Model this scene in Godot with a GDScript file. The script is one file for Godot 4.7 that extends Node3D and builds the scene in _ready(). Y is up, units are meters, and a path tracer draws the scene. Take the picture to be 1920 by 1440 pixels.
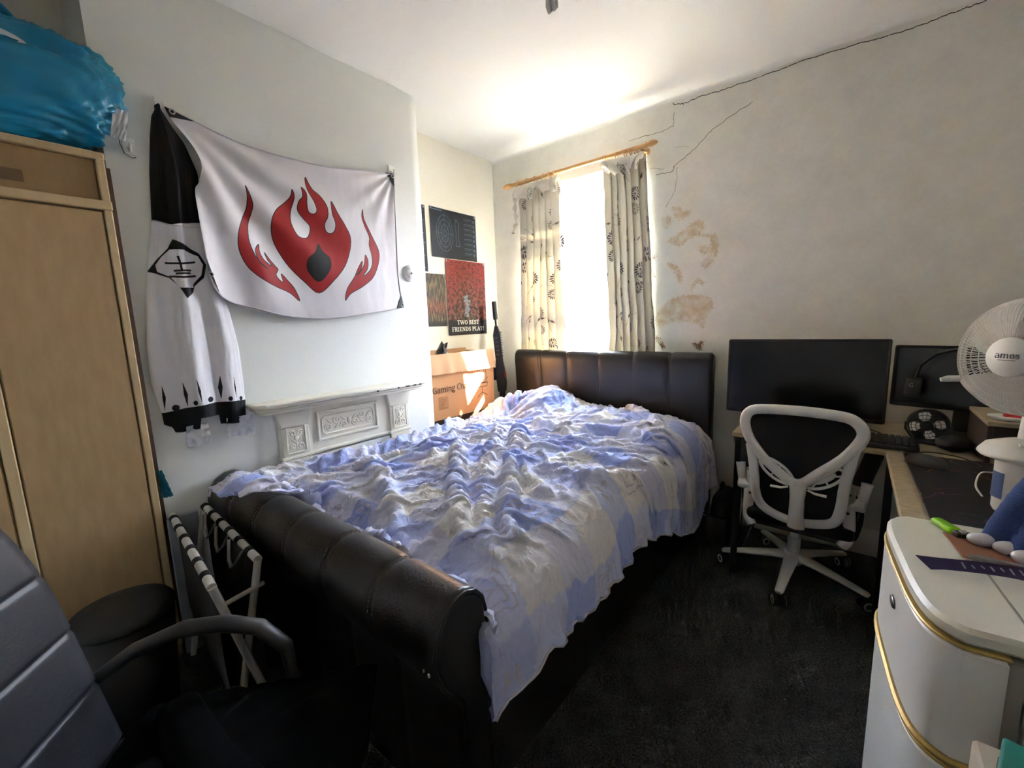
extends Node3D
# A small bedroom: window wall at z = 0, chimney breast on the left at x = -2.06, the camera stands near the door.

const CEIL := 2.59
const BREAST_X := -2.06
const ALCOVE_X := -2.40
const RIGHT_X := 0.74
const FRONT_Z := 3.2
const FLAG_TOP := [2.266,2.122,2.212,2.108,2.096,2.078,1.963,2.058,1.788,2.052,1.644,2.058,1.491,2.084,1.297,2.121,1.254,2.123]
const FLAG_BOTTOM := [2.206,1.522,2.190,1.463,2.148,1.417,2.038,1.384,1.900,1.350,1.700,1.339,1.460,1.367,1.319,1.385,1.249,1.395]
const FLAG_LEFT := [2.266,2.122,2.249,2.081,2.208,2.014,2.186,1.954,2.184,1.918,2.196,1.866,2.212,1.828,2.212,1.713,2.209,1.599,2.206,1.522]
const FLAG_RIGHT := [1.254,2.123,1.261,2.043,1.268,1.765,1.271,1.545,1.249,1.395]
const FLAMES := [[2.028,1.892,2.007,1.826,2.014,1.784,2.032,1.734,2.039,1.678,2.031,1.631,2.012,1.591,1.978,1.558,2.003,1.577,2.018,1.611,2.016,1.639,1.999,1.658,2.001,1.627,1.988,1.596,1.966,1.577,1.955,1.575,1.971,1.594,1.979,1.626,1.963,1.602,1.941,1.575,1.929,1.558,1.942,1.535,1.930,1.514,1.913,1.504,1.917,1.540,1.891,1.512,1.864,1.476,1.847,1.421,1.889,1.456,1.945,1.480,1.997,1.507,2.046,1.546,2.073,1.592,2.084,1.645,2.076,1.700,2.055,1.750,2.030,1.801,2.025,1.850],[1.471,1.896,1.481,1.857,1.469,1.808,1.449,1.760,1.453,1.717,1.442,1.671,1.441,1.632,1.454,1.596,1.482,1.568,1.503,1.558,1.474,1.595,1.467,1.638,1.481,1.665,1.492,1.619,1.521,1.574,1.541,1.560,1.514,1.588,1.503,1.631,1.533,1.590,1.557,1.547,1.605,1.486,1.621,1.427,1.588,1.461,1.518,1.498,1.443,1.553,1.399,1.636,1.394,1.698,1.424,1.755,1.450,1.803,1.470,1.850],[1.836,1.915,1.827,1.881,1.847,1.812,1.852,1.767,1.838,1.725,1.817,1.709,1.785,1.713,1.765,1.743,1.763,1.773,1.788,1.799,1.813,1.832,1.808,1.870,1.791,1.895,1.792,1.935,1.772,1.914,1.773,1.869,1.765,1.833,1.742,1.826,1.728,1.843,1.737,1.876,1.763,1.930,1.758,1.990,1.738,1.943,1.701,1.913,1.676,1.872,1.675,1.825,1.690,1.792,1.687,1.761,1.667,1.748,1.644,1.763,1.638,1.800,1.653,1.844,1.647,1.902,1.622,1.850,1.584,1.792,1.561,1.746,1.565,1.688,1.602,1.602,1.672,1.524,1.751,1.460,1.815,1.509,1.877,1.573,1.920,1.642,1.941,1.704,1.938,1.769,1.912,1.815,1.868,1.855,1.843,1.885]]
const FLAME_INNER := [1.731,1.693,1.714,1.660,1.679,1.628,1.689,1.571,1.748,1.512,1.798,1.560,1.796,1.613,1.756,1.652]
const ROBE_LEFT := [2.293,2.100,2.304,2.086,2.319,2.004,2.337,1.870,2.351,1.702,2.378,1.557,2.404,1.411,2.422,1.239,2.426,1.108,2.408,0.990,2.406,0.942]
const ROBE_RIGHT := [2.278,2.105,2.257,2.074,2.215,2.006,2.185,1.907,2.184,1.729,2.174,1.576,2.142,1.416,2.118,1.218,2.117,1.066,2.118,0.993,2.126,0.897]
const ROBE_BLACK := [2.318,2.119,2.083,2.203,2.138,1.726,2.229,1.712,2.308,1.694,2.348,1.703,2.379,1.701]
const ROBE_DIA_OUT := [2.302,1.642,2.266,1.625,2.224,1.598,2.204,1.556,2.218,1.504,2.252,1.470,2.261,1.445,2.285,1.422,2.297,1.450,2.305,1.468,2.327,1.498,2.369,1.513,2.388,1.518,2.359,1.561,2.319,1.607]
const ROBE_DIA_IN := [2.314,1.604,2.273,1.606,2.228,1.587,2.215,1.555,2.225,1.513,2.257,1.476,2.256,1.464,2.303,1.462,2.324,1.503,2.361,1.519,2.363,1.543,2.342,1.574]
const ROBE_STROKES := [[2.331,1.553,2.287,1.553,2.241,1.563],[2.295,1.578,2.291,1.555,2.289,1.529],[2.310,1.525,2.259,1.530],[2.306,1.515,2.262,1.519],[2.324,1.504,2.286,1.502,2.245,1.510]]
const ROBE_SPIKES := [[2.399,1.097,2.392,1.049,2.400,0.996,2.402,1.047],[2.336,1.102,2.325,1.052,2.329,1.000,2.336,1.050],[2.294,1.110,2.285,1.060,2.287,1.009,2.294,1.058],[2.207,1.113,2.203,1.063,2.212,1.011,2.218,1.061],[2.159,1.105,2.156,1.056,2.159,1.007,2.162,1.053],[2.112,1.061,2.113,1.027,2.118,0.997,2.119,1.028]]
const ROBE_DOTS := [2.366,1.003,2.306,1.014,2.252,1.019,2.182,1.011,2.139,1.005]
const ROBE_HEM := [2.425,0.987,2.409,0.989,2.295,1.001,2.234,1.003,2.095,0.993,2.112,0.846,2.443,0.923]
const ROBE_HEM_LOW := [2.409,0.989,2.406,0.942,2.386,0.930,2.376,0.900,2.303,0.908,2.298,0.951,2.228,0.948,2.229,0.911,2.127,0.897]
const CRACKS := [[-0.955,2.584,-0.930,2.553,-0.869,2.542,-0.793,2.554,-0.687,2.546,-0.592,2.546,-0.453,2.548,-0.303,2.557,-0.090,2.548,0.062,2.538,0.167,2.538,0.249,2.545,0.342,2.548],[-0.935,2.514,-0.936,2.433,-1.015,2.426,-1.134,2.429,-1.218,2.428],[-0.516,2.431,-0.628,2.392,-0.714,2.351,-0.769,2.305,-0.826,2.263,-0.867,2.238,-0.928,2.206,-0.934,2.177,-0.959,2.174,-1.037,2.179],[-1.078,2.229,-0.992,2.203],[-0.909,2.189,-0.916,2.058,-0.974,1.971],[-0.931,2.314,-0.839,2.295]]
const STAINS := [[-0.957,1.768,-0.863,1.816,-0.803,1.855,-0.755,1.853,-0.742,1.809,-0.759,1.782,-0.666,1.760,-0.688,1.747,-0.777,1.772,-0.837,1.751,-0.886,1.726,-0.938,1.750],[-0.694,1.760,-0.659,1.725,-0.662,1.667,-0.678,1.627,-0.723,1.571,-0.745,1.589,-0.748,1.616,-0.702,1.648,-0.704,1.696],[-0.936,1.964,-0.885,1.955,-0.866,1.927,-0.823,1.931,-0.840,1.892,-0.902,1.890],[-1.023,1.309,-0.930,1.398,-0.841,1.422,-0.718,1.410,-0.678,1.352,-0.719,1.266,-0.730,1.215,-0.799,1.255,-0.927,1.259,-0.994,1.227,-1.022,1.248],[-0.811,1.473,-0.769,1.520,-0.735,1.492,-0.744,1.478,-0.769,1.495,-0.804,1.447],[-0.961,1.628,-0.883,1.594,-0.868,1.503,-0.887,1.505,-0.914,1.571],[-0.763,1.704,-0.715,1.697,-0.720,1.662,-0.756,1.666],[-0.993,1.912,-0.941,1.903,-0.952,1.843,-0.985,1.854]]
const MOULD := [[-1.023,1.163,-0.993,1.145,-0.962,1.095,-0.978,1.081,-1.006,1.125],[-0.785,1.123,-0.758,1.115,-0.740,1.139,-0.726,1.126,-0.739,1.106,-0.732,1.087,-0.750,1.074,-0.763,1.089,-0.780,1.100],[-1.056,1.680,-1.036,1.691,-1.040,1.669,-1.053,1.660],[-1.052,1.569,-1.038,1.570,-1.043,1.555]]


func _ready() -> void:
	rng.seed = 11
	noise.seed = 4
	noise.frequency = 0.1
	# camera
	var cam := Camera3D.new()
	cam.name = "camera"
	cam.fov = rad_to_deg(2.0 * atan(720.0 / 792.0))
	cam.near = 0.02
	cam.far = 200.0
	add_child(cam)
	cam.position = Vector3(0, 1.29, 2.8)
	cam.basis = Basis(Vector3.UP, deg_to_rad(39.0)) * Basis(Vector3.RIGHT, deg_to_rad(-8.35)) * Basis(Vector3.BACK, deg_to_rad(-1.94))
	cam.current = true
	# sky and exposure
	var env := Environment.new()
	env.background_mode = Environment.BG_SKY
	var sm := ProceduralSkyMaterial.new()
	sm.sky_top_color = rgb(165, 198, 242)
	sm.sky_horizon_color = rgb(236, 242, 252)
	sm.sky_curve = 0.6
	sm.ground_bottom_color = rgb(64, 60, 54)
	sm.ground_horizon_color = rgb(84, 80, 72)
	sm.sun_angle_max = 1.0
	var sky := Sky.new()
	sky.sky_material = sm
	env.sky = sky
	env.background_energy_multiplier = 18.5
	env.tonemap_mode = Environment.TONE_MAPPER_LINEAR
	env.tonemap_exposure = 6.3
	env.sdfgi_enabled = true
	env.ssao_enabled = true
	env.ssil_enabled = true
	var we := WorldEnvironment.new()
	we.name = "sky"
	we.environment = env
	add_child(we)
	# the sun stands to the right outside, above the roofs
	var sun := DirectionalLight3D.new()
	sun.name = "sun"
	sun.light_color = rgb(255, 243, 224)
	sun.light_energy = 19.0
	sun.light_angular_distance = 0.6
	sun.shadow_enabled = true
	add_child(sun)
	sun.look_at_from_position(Vector3.ZERO, Vector3(-1.0, -1.05, 1.1))
	# the room
	build_room()
	build_window()
	build_outside()
	# large furniture
	build_bed()
	build_wardrobe()
	build_desk()
	build_fridge()
	build_office_chair()
	build_leather_chair()
	# things on the walls and at the window
	build_fireplace()
	build_curtains()
	build_robe()
	build_flag()
	build_posters()
	# smaller things
	build_box_corner()
	build_hamper()
	build_desk_things()
	build_fan()
	build_fridge_things()
	build_small_things()

var mats := {}
var used := {}
var rng := RandomNumberGenerator.new()
var noise := FastNoiseLite.new()


# ---------------------------------------------------------------- nodes
func numbered(n: String) -> String:
	if not used.has(n):
		used[n] = 0
		return n
	used[n] += 1
	return "%s_%03d" % [n, used[n]]


func describe(o: Node, label: String, category: String, group := "") -> void:
	o.set_meta("label", label)
	o.set_meta("category", category)
	if group:
		o.set_meta("group", group)


func thing(called: String, label: String, category: String, at := Vector3.ZERO, turn := 0.0, group := "") -> Node3D:
	var o := Node3D.new()
	o.name = numbered(called)
	add_child(o)
	o.position = at
	o.rotation.y = turn
	describe(o, label, category, group)
	return o


func mesh_of(st: SurfaceTool) -> ArrayMesh:
	st.generate_normals()
	return st.commit()


# a part in the axes of its parent
func part(called: String, st: SurfaceTool, m: Material, parent: Node) -> MeshInstance3D:
	var o := MeshInstance3D.new()
	o.mesh = mesh_of(st)
	o.material_override = m
	o.name = called
	parent.add_child(o, true)
	return o


# a part whose shape is given in the axes of the room; its thing stands unturned at its base
func part_w(called: String, st: SurfaceTool, m: Material, parent: Node3D) -> MeshInstance3D:
	var o := part(called, st, m, parent)
	o.position = -parent.position
	return o


func single(called: String, st: SurfaceTool, m: Material, label: String, category: String, group := "") -> MeshInstance3D:
	var o := MeshInstance3D.new()
	o.mesh = mesh_of(st)
	o.material_override = m
	o.name = numbered(called)
	add_child(o)
	describe(o, label, category, group)
	return o


func struct(called: String, st: SurfaceTool, m: Material) -> MeshInstance3D:
	var o := MeshInstance3D.new()
	o.mesh = mesh_of(st)
	o.material_override = m
	o.name = called
	add_child(o)
	o.set_meta("kind", "structure")
	return o


func lettering(text: String, size: float, m: Material, parent: Node, t: Transform3D, serif := false) -> MeshInstance3D:
	var f := SystemFont.new()
	f.font_names = PackedStringArray(["Droid Serif" if serif else "Droid Sans"])
	f.font_weight = 700 if serif else 400
	var tm := TextMesh.new()
	tm.text = text
	tm.font = f
	tm.font_size = 64
	tm.pixel_size = size / 64.0
	tm.depth = 0.0006
	tm.curve_step = 2.0
	var o := MeshInstance3D.new()
	o.mesh = tm
	o.material_override = m
	o.name = "lettering"
	o.transform = t
	parent.add_child(o, true)
	return o


# ---------------------------------------------------------------- materials
func mat(key: String, c := Color.WHITE, rough := 0.7, metal := 0.0, spec := 0.5) -> StandardMaterial3D:
	if mats.has(key):
		return mats[key]
	var m := StandardMaterial3D.new()
	m.resource_name = key
	m.albedo_color = c
	m.roughness = rough
	m.metallic = metal
	m.metallic_specular = spec
	m.cull_mode = BaseMaterial3D.CULL_DISABLED
	mats[key] = m
	return m


func rgb(r: int, g: int, b: int) -> Color:
	return Color(r / 255.0, g / 255.0, b / 255.0)


func grain(m: StandardMaterial3D, freq: float, amount: float, scale: float, kind := FastNoiseLite.TYPE_SIMPLEX_SMOOTH, seed_ := 3) -> void:
	var n := FastNoiseLite.new()
	n.seed = seed_
	n.noise_type = kind
	n.frequency = freq
	n.fractal_octaves = 4
	var t := NoiseTexture2D.new()
	t.width = 512
	t.height = 512
	t.seamless = true
	t.noise = n
	t.as_normal_map = true
	t.bump_strength = amount
	m.normal_enabled = true
	m.normal_texture = t
	m.normal_scale = 1.0
	m.uv1_triplanar = true
	m.uv1_world_triplanar = true
	m.uv1_scale = Vector3.ONE * scale


# colour grain from light to dark of the same stuff, laid on in the axes of the room
func tint(m: StandardMaterial3D, a: Color, b: Color, freq: float, scale: Vector3, seed_ := 5, octaves := 5) -> void:
	var n := FastNoiseLite.new()
	n.seed = seed_
	n.frequency = freq
	n.fractal_octaves = octaves
	var t := NoiseTexture2D.new()
	t.width = 512
	t.height = 512
	t.seamless = true
	t.noise = n
	var g := Gradient.new()
	g.set_color(0, a)
	g.set_color(1, b)
	t.color_ramp = g
	m.albedo_color = Color.WHITE
	m.albedo_texture = t
	m.uv1_triplanar = true
	m.uv1_world_triplanar = true
	m.uv1_scale = scale


func printed(key: String, im: Image, rough := 0.7, spec := 0.4) -> StandardMaterial3D:
	var m := mat(key, Color.WHITE, rough, 0.0, spec)
	m.albedo_texture = ImageTexture.create_from_image(im)
	m.texture_repeat = false
	return m


# ---------------------------------------------------------------- drawing prints
func canvas(w: int, h: int, c: Color) -> Image:
	var im := Image.create(w, h, false, Image.FORMAT_RGB8)
	im.fill(c)
	return im


func fill_poly(im: Image, pts: PackedVector2Array, c: Color) -> void:
	var lo := 1e9
	var hi := -1e9
	for p in pts:
		lo = minf(lo, p.y)
		hi = maxf(hi, p.y)
	var n := pts.size()
	for y in range(maxi(0, int(lo)), mini(im.get_height() - 1, int(hi) + 1) + 1):
		var xs: Array[float] = []
		var fy := y + 0.5
		for i in n:
			var a := pts[i]
			var b := pts[(i + 1) % n]
			if (a.y <= fy) != (b.y <= fy):
				xs.append(a.x + (fy - a.y) / (b.y - a.y) * (b.x - a.x))
		xs.sort()
		for k in range(0, xs.size() - 1, 2):
			var x0 := int(round(xs[k]))
			var x1 := int(round(xs[k + 1]))
			if x1 > x0:
				im.fill_rect(Rect2i(x0, y, x1 - x0, 1), c)


func draw_line_on(im: Image, pts: PackedVector2Array, w: float, c: Color) -> void:
	for i in pts.size() - 1:
		var a := pts[i]
		var b := pts[i + 1]
		var d := (b - a).normalized()
		var s := Vector2(-d.y, d.x) * w * 0.5
		var e := d * w * 0.35
		fill_poly(im, PackedVector2Array([a - e + s, b + e + s, b + e - s, a - e - s]), c)


func disc(im: Image, at: Vector2, rx: float, ry: float, c: Color) -> void:
	var p := PackedVector2Array()
	for i in 28:
		p.append(at + Vector2(cos(i * TAU / 28) * rx, sin(i * TAU / 28) * ry))
	fill_poly(im, p, c)


func pairs(a: Array) -> PackedVector2Array:
	var p := PackedVector2Array()
	for i in range(0, a.size(), 2):
		p.append(Vector2(a[i], a[i + 1]))
	return p


func smooth_loop(p: PackedVector2Array, steps := 4) -> PackedVector2Array:
	var o := PackedVector2Array()
	var n := p.size()
	for i in n:
		for k in steps:
			o.append(p[i].cubic_interpolate(p[(i + 1) % n], p[(i - 1 + n) % n], p[(i + 2) % n], float(k) / steps))
	return o


func along(p: PackedVector2Array, t: float) -> Vector2:
	var total := 0.0
	for i in p.size() - 1:
		total += p[i].distance_to(p[i + 1])
	var want := t * total
	for i in p.size() - 1:
		var l := p[i].distance_to(p[i + 1])
		if want <= l or i == p.size() - 2:
			var a := p[maxi(i - 1, 0)]
			var d := p[mini(i + 2, p.size() - 1)]
			return p[i].cubic_interpolate(p[i + 1], a, d, clampf(want / maxf(l, 1e-6), 0, 1))
		want -= l
	return p[-1]


# ---------------------------------------------------------------- shapes
func S() -> SurfaceTool:
	var st := SurfaceTool.new()
	st.begin(Mesh.PRIMITIVE_TRIANGLES)
	st.set_uv(Vector2.ZERO)
	return st


func tri(st: SurfaceTool, a: Vector3, b: Vector3, c: Vector3) -> void:
	st.add_vertex(a)
	st.add_vertex(c)
	st.add_vertex(b)


# corners in counter-clockwise order seen from outside
func quad(st: SurfaceTool, a: Vector3, b: Vector3, c: Vector3, d: Vector3) -> void:
	tri(st, a, b, c)
	tri(st, a, c, d)


func poly_out(st: SurfaceTool, pts: Array, center: Vector3) -> void:
	var m := Vector3.ZERO
	for p in pts:
		m += p
	m /= pts.size()
	var n: Vector3 = (pts[1] - pts[0]).cross(pts[2] - pts[0])
	if n.dot(m - center) < 0:
		pts.reverse()
	for i in range(1, pts.size() - 1):
		tri(st, pts[0], pts[i], pts[i + 1])


# chamfered box
func box(st: SurfaceTool, c: Vector3, s: Vector3, b := 0.003, t := Transform3D.IDENTITY) -> void:
	st.set_smooth_group(-1)
	var h := s * 0.5
	b = minf(b, minf(h.x, minf(h.y, h.z)) * 0.8)
	var o := t * c
	var v := func(sx: int, sy: int, sz: int, ax: int) -> Vector3:
		var p := Vector3(sx * (h.x - b), sy * (h.y - b), sz * (h.z - b))
		p[ax] += b * [sx, sy, sz][ax]
		return t * (c + p)
	for ax in 3:
		for sg in [-1, 1]:
			var face := []
			for k in [[-1, -1], [1, -1], [1, 1], [-1, 1]]:
				var q := [0, 0, 0]
				q[ax] = sg
				q[(ax + 1) % 3] = k[0]
				q[(ax + 2) % 3] = k[1]
				face.append(v.call(q[0], q[1], q[2], ax))
			poly_out(st, face, o)
	if b <= 0.0:
		return
	for ax in 3:
		var a1 := (ax + 1) % 3
		var a2 := (ax + 2) % 3
		for s1 in [-1, 1]:
			for s2 in [-1, 1]:
				var p := [0, 0, 0]
				var q := [0, 0, 0]
				p[ax] = -1
				q[ax] = 1
				p[a1] = s1
				q[a1] = s1
				p[a2] = s2
				q[a2] = s2
				poly_out(st, [v.call(p[0], p[1], p[2], a1), v.call(q[0], q[1], q[2], a1), v.call(q[0], q[1], q[2], a2), v.call(p[0], p[1], p[2], a2)], o)
	for sx in [-1, 1]:
		for sy in [-1, 1]:
			for sz in [-1, 1]:
				poly_out(st, [v.call(sx, sy, sz, 0), v.call(sx, sy, sz, 1), v.call(sx, sy, sz, 2)], o)


# a sheet of nu by nv cells; outside is du x dv
func sheet(st: SurfaceTool, nu: int, nv: int, f: Callable, uv: Variant = null, group := 1) -> void:
	st.set_smooth_group(group)
	var p := PackedVector3Array()
	var w := PackedVector2Array()
	for j in nv + 1:
		for i in nu + 1:
			p.append(f.call(float(i) / nu, float(j) / nv))
			w.append(uv.call(float(i) / nu, float(j) / nv) if uv != null else Vector2(float(i) / nu, float(j) / nv))
	for j in nv:
		for i in nu:
			var a := j * (nu + 1) + i
			for k in [a, a + nu + 2, a + 1, a, a + nu + 1, a + nu + 2]:
				st.set_uv(w[k])
				st.add_vertex(p[k])


# box with round edges of radius r
func rbox(st: SurfaceTool, c: Vector3, s: Vector3, r: float, k := 4, t := Transform3D.IDENTITY, bulge := 0.0) -> void:
	st.set_smooth_group(1)
	var h := s * 0.5
	r = minf(r, minf(h.x, minf(h.y, h.z)) * 0.999)
	var inner := h - Vector3.ONE * r
	var coords := []
	for ax in 3:
		var l := []
		for i in k + 1:
			l.append(-inner[ax] - r * tan(PI / 4 * (1.0 - float(i) / k)))
		if bulge != 0.0:
			for i in range(1, 8):
				l.append(lerpf(-inner[ax], inner[ax], i / 8.0))
		for i in k + 1:
			l.append(inner[ax] + r * tan(PI / 4 * float(i) / k))
		coords.append(l)
	for ax in 3:
		var a1 := (ax + 1) % 3
		var a2 := (ax + 2) % 3
		for sg in [-1.0, 1.0]:
			var n1: int = coords[a1].size()
			var n2: int = coords[a2].size()
			var g := PackedVector3Array()
			for j in n2:
				for i in n1:
					var p := Vector3.ZERO
					p[ax] = sg * h[ax]
					p[a1] = coords[a1][i]
					p[a2] = coords[a2][j]
					var q := p.clamp(-inner, inner)
					p = q + (p - q).normalized() * r
					if bulge != 0.0:
						p[ax] += sg * bulge * cos(p[a1] / h[a1] * PI / 2) * cos(p[a2] / h[a2] * PI / 2)
					g.append(t * (c + p))
			for j in n2 - 1:
				for i in n1 - 1:
					var a := j * n1 + i
					if sg > 0:
						quad(st, g[a], g[a + 1], g[a + n1 + 1], g[a + n1])
					else:
						quad(st, g[a], g[a + n1], g[a + n1 + 1], g[a + 1])


# round bar along points; r is a number or a list; flat squeezes it along the second axis
func tube(st: SurfaceTool, pts: Array, r: Variant, seg := 8, closed := false, flat := 1.0, up := Vector3.ZERO) -> void:
	var n := pts.size()
	var rings := []
	var side := Vector3.ZERO
	for i in n:
		var a: Vector3 = pts[(i - 1 + n) % n] if closed or i > 0 else pts[0]
		var b: Vector3 = pts[(i + 1) % n] if closed or i < n - 1 else pts[n - 1]
		var d := (b - a).normalized()
		if up != Vector3.ZERO:
			side = up.cross(d).normalized()
		else:
			if side == Vector3.ZERO:
				side = d.cross(Vector3.UP if absf(d.y) < 0.9 else Vector3.RIGHT)
			side = (side - d * side.dot(d)).normalized()
		var other := d.cross(side)
		var rr: float = r[i] if r is Array else r
		var ring := []
		for k in seg:
			ring.append(pts[i] + side * cos(k * TAU / seg) * rr + other * sin(k * TAU / seg) * rr * flat)
		rings.append(ring)
	st.set_smooth_group(1)
	for i in (n if closed else n - 1):
		var a: Array = rings[i]
		var b: Array = rings[(i + 1) % n]
		for k in seg:
			var l := (k + 1) % seg
			quad(st, a[k], a[l], b[l], b[k])
	if not closed:
		st.set_smooth_group(-1)
		for k in range(1, seg - 1):
			tri(st, rings[0][0], rings[0][k + 1], rings[0][k])
			tri(st, rings[n - 1][0], rings[n - 1][k], rings[n - 1][k + 1])


# profile points are (radius, height), from the bottom up on the outside
func lathe(st: SurfaceTool, prof: Array, seg := 24, t := Transform3D.IDENTITY, sharp := false) -> void:
	for j in prof.size() - 1:
		st.set_smooth_group(j if sharp else 1)
		for k in seg:
			var c := []
			for e in [[k, j], [k + 1, j], [k + 1, j + 1], [k, j + 1]]:
				var w: float = -(e[0] % seg) * TAU / seg
				var p: Vector2 = prof[e[1]]
				c.append(t * Vector3(cos(w) * p.x, p.y, sin(w) * p.x))
			if prof[j].x < 1e-5:
				tri(st, c[0], c[2], c[3])
			elif prof[j + 1].x < 1e-5:
				tri(st, c[0], c[1], c[2])
			else:
				quad(st, c[0], c[1], c[2], c[3])


func aim(at: Vector3, dir: Vector3) -> Transform3D:
	var y := dir.normalized()
	var x := y.cross(Vector3.FORWARD if absf(y.z) < 0.9 else Vector3.UP).normalized()
	return Transform3D(Basis(x, y, x.cross(y)), at)


# outline (counter-clockwise, x right and y up) pulled out along z, with a chamfer
func prism(st: SurfaceTool, outline: PackedVector2Array, z0: float, z1: float, t := Transform3D.IDENTITY, b := 0.0) -> void:
	var area := 0.0
	var n := outline.size()
	for i in n:
		area += outline[i].cross(outline[(i + 1) % n])
	if area < 0:
		outline = outline.duplicate()
		outline.reverse()
	var small := PackedVector2Array()
	for i in n:
		var e1 := (outline[i] - outline[(i - 1 + n) % n]).normalized()
		var e2 := (outline[(i + 1) % n] - outline[i]).normalized()
		var nn := (Vector2(-e1.y, e1.x) + Vector2(-e2.y, e2.x)).normalized()
		small.append(outline[i] + nn * b)
	var ids := Geometry2D.triangulate_polygon(small)
	st.set_smooth_group(-1)
	for i in range(0, ids.size(), 3):
		var q := [small[ids[i]], small[ids[i + 1]], small[ids[i + 2]]]
		if (q[1] - q[0]).cross(q[2] - q[0]) < 0:
			q.reverse()
		tri(st, t * Vector3(q[0].x, q[0].y, z1), t * Vector3(q[1].x, q[1].y, z1), t * Vector3(q[2].x, q[2].y, z1))
		tri(st, t * Vector3(q[0].x, q[0].y, z0), t * Vector3(q[2].x, q[2].y, z0), t * Vector3(q[1].x, q[1].y, z0))
	for i in n:
		var k := (i + 1) % n
		var lo := z0 + b
		var hi := z1 - b
		st.set_smooth_group(2)
		quad(st, t * Vector3(outline[i].x, outline[i].y, lo), t * Vector3(outline[k].x, outline[k].y, lo), t * Vector3(outline[k].x, outline[k].y, hi), t * Vector3(outline[i].x, outline[i].y, hi))
		if b > 0:
			st.set_smooth_group(-1)
			quad(st, t * Vector3(outline[i].x, outline[i].y, hi), t * Vector3(outline[k].x, outline[k].y, hi), t * Vector3(small[k].x, small[k].y, z1), t * Vector3(small[i].x, small[i].y, z1))
			quad(st, t * Vector3(small[i].x, small[i].y, z0), t * Vector3(small[k].x, small[k].y, z0), t * Vector3(outline[k].x, outline[k].y, lo), t * Vector3(outline[i].x, outline[i].y, lo))


func blob(st: SurfaceTool, c: Vector3, r: Vector3, nu := 20, nv := 12, bump := 0.0, freq := 8.0, t := Transform3D.IDENTITY) -> void:
	sheet(st, nu, nv, func(u: float, v: float) -> Vector3:
		var a := -fmod(u, 1.0) * TAU
		var e := (v - 0.5) * PI
		var d := Vector3(cos(e) * cos(a), sin(e), cos(e) * sin(a))
		if v < 0.001 or v > 0.999:
			d = Vector3(0, signf(e), 0)
		var k := 1.0 + bump * noise.get_noise_3dv(d * freq * 10.0 + c * 37.0)
		return t * (c + d * r * k))


# two skins and a rim: a sheet with thickness, pushed along give(u, v)
func cloth(st: SurfaceTool, nu: int, nv: int, f: Callable, thick: Vector3, uv: Variant = null) -> void:
	sheet(st, nu, nv, f, uv, 1)
	sheet(st, nu, nv, func(u: float, v: float) -> Vector3: return f.call(1.0 - u, v) - thick, (func(u: float, v: float) -> Vector2: return uv.call(1.0 - u, v)) if uv != null else null, 2)
	st.set_smooth_group(3)
	for e in 4:
		var n := nu if e % 2 == 0 else nv
		for i in n:
			var a := float(i) / n
			var b := float(i + 1) / n
			var q := [[a, 0.0], [b, 0.0]]
			if e == 1:
				q = [[1.0, a], [1.0, b]]
			elif e == 2:
				q = [[1.0 - a, 1.0], [1.0 - b, 1.0]]
			elif e == 3:
				q = [[0.0, 1.0 - a], [0.0, 1.0 - b]]
			var p0: Vector3 = f.call(q[0][0], q[0][1])
			var p1: Vector3 = f.call(q[1][0], q[1][1])
			var w := [Vector2(q[0][0], q[0][1]), Vector2(q[1][0], q[1][1])]
			if uv != null:
				w = [uv.call(q[0][0], q[0][1]), uv.call(q[1][0], q[1][1])]
			for k in [[p0, w[0]], [p1, w[1]], [p1 - thick, w[1]], [p0, w[0]], [p1 - thick, w[1]], [p0 - thick, w[0]]]:
				st.set_uv(k[1])
				st.add_vertex(k[0])


# ---------------------------------------------------------------- the room
# a plaster face with slight unevenness; o corner, u and v edges, outside is u x v
func plaster(st: SurfaceTool, o: Vector3, u: Vector3, v: Vector3, uv0 := Vector2.ZERO, uv1 := Vector2.ONE, amp := 0.0022) -> void:
	var n := u.cross(v).normalized()
	sheet(st, maxi(2, int(u.length() / 0.045)), maxi(2, int(v.length() / 0.045)), func(a: float, b: float) -> Vector3:
		var p := o + u * a + v * b
		var e := clampf(minf(minf(a, 1 - a) * u.length(), minf(b, 1 - b) * v.length()) / 0.05, 0, 1)
		return p + n * e * amp * (noise.get_noise_3dv(p * 26.0) * 1.2 + noise.get_noise_3dv(p * 90.0) * 0.5),
		func(a: float, b: float) -> Vector2: return Vector2(lerpf(uv0.x, uv1.x, a), lerpf(uv0.y, uv1.y, b)))


func inside_poly(p: Vector2, q: PackedVector2Array) -> bool:
	return Geometry2D.is_point_in_polygon(p, q)


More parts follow.
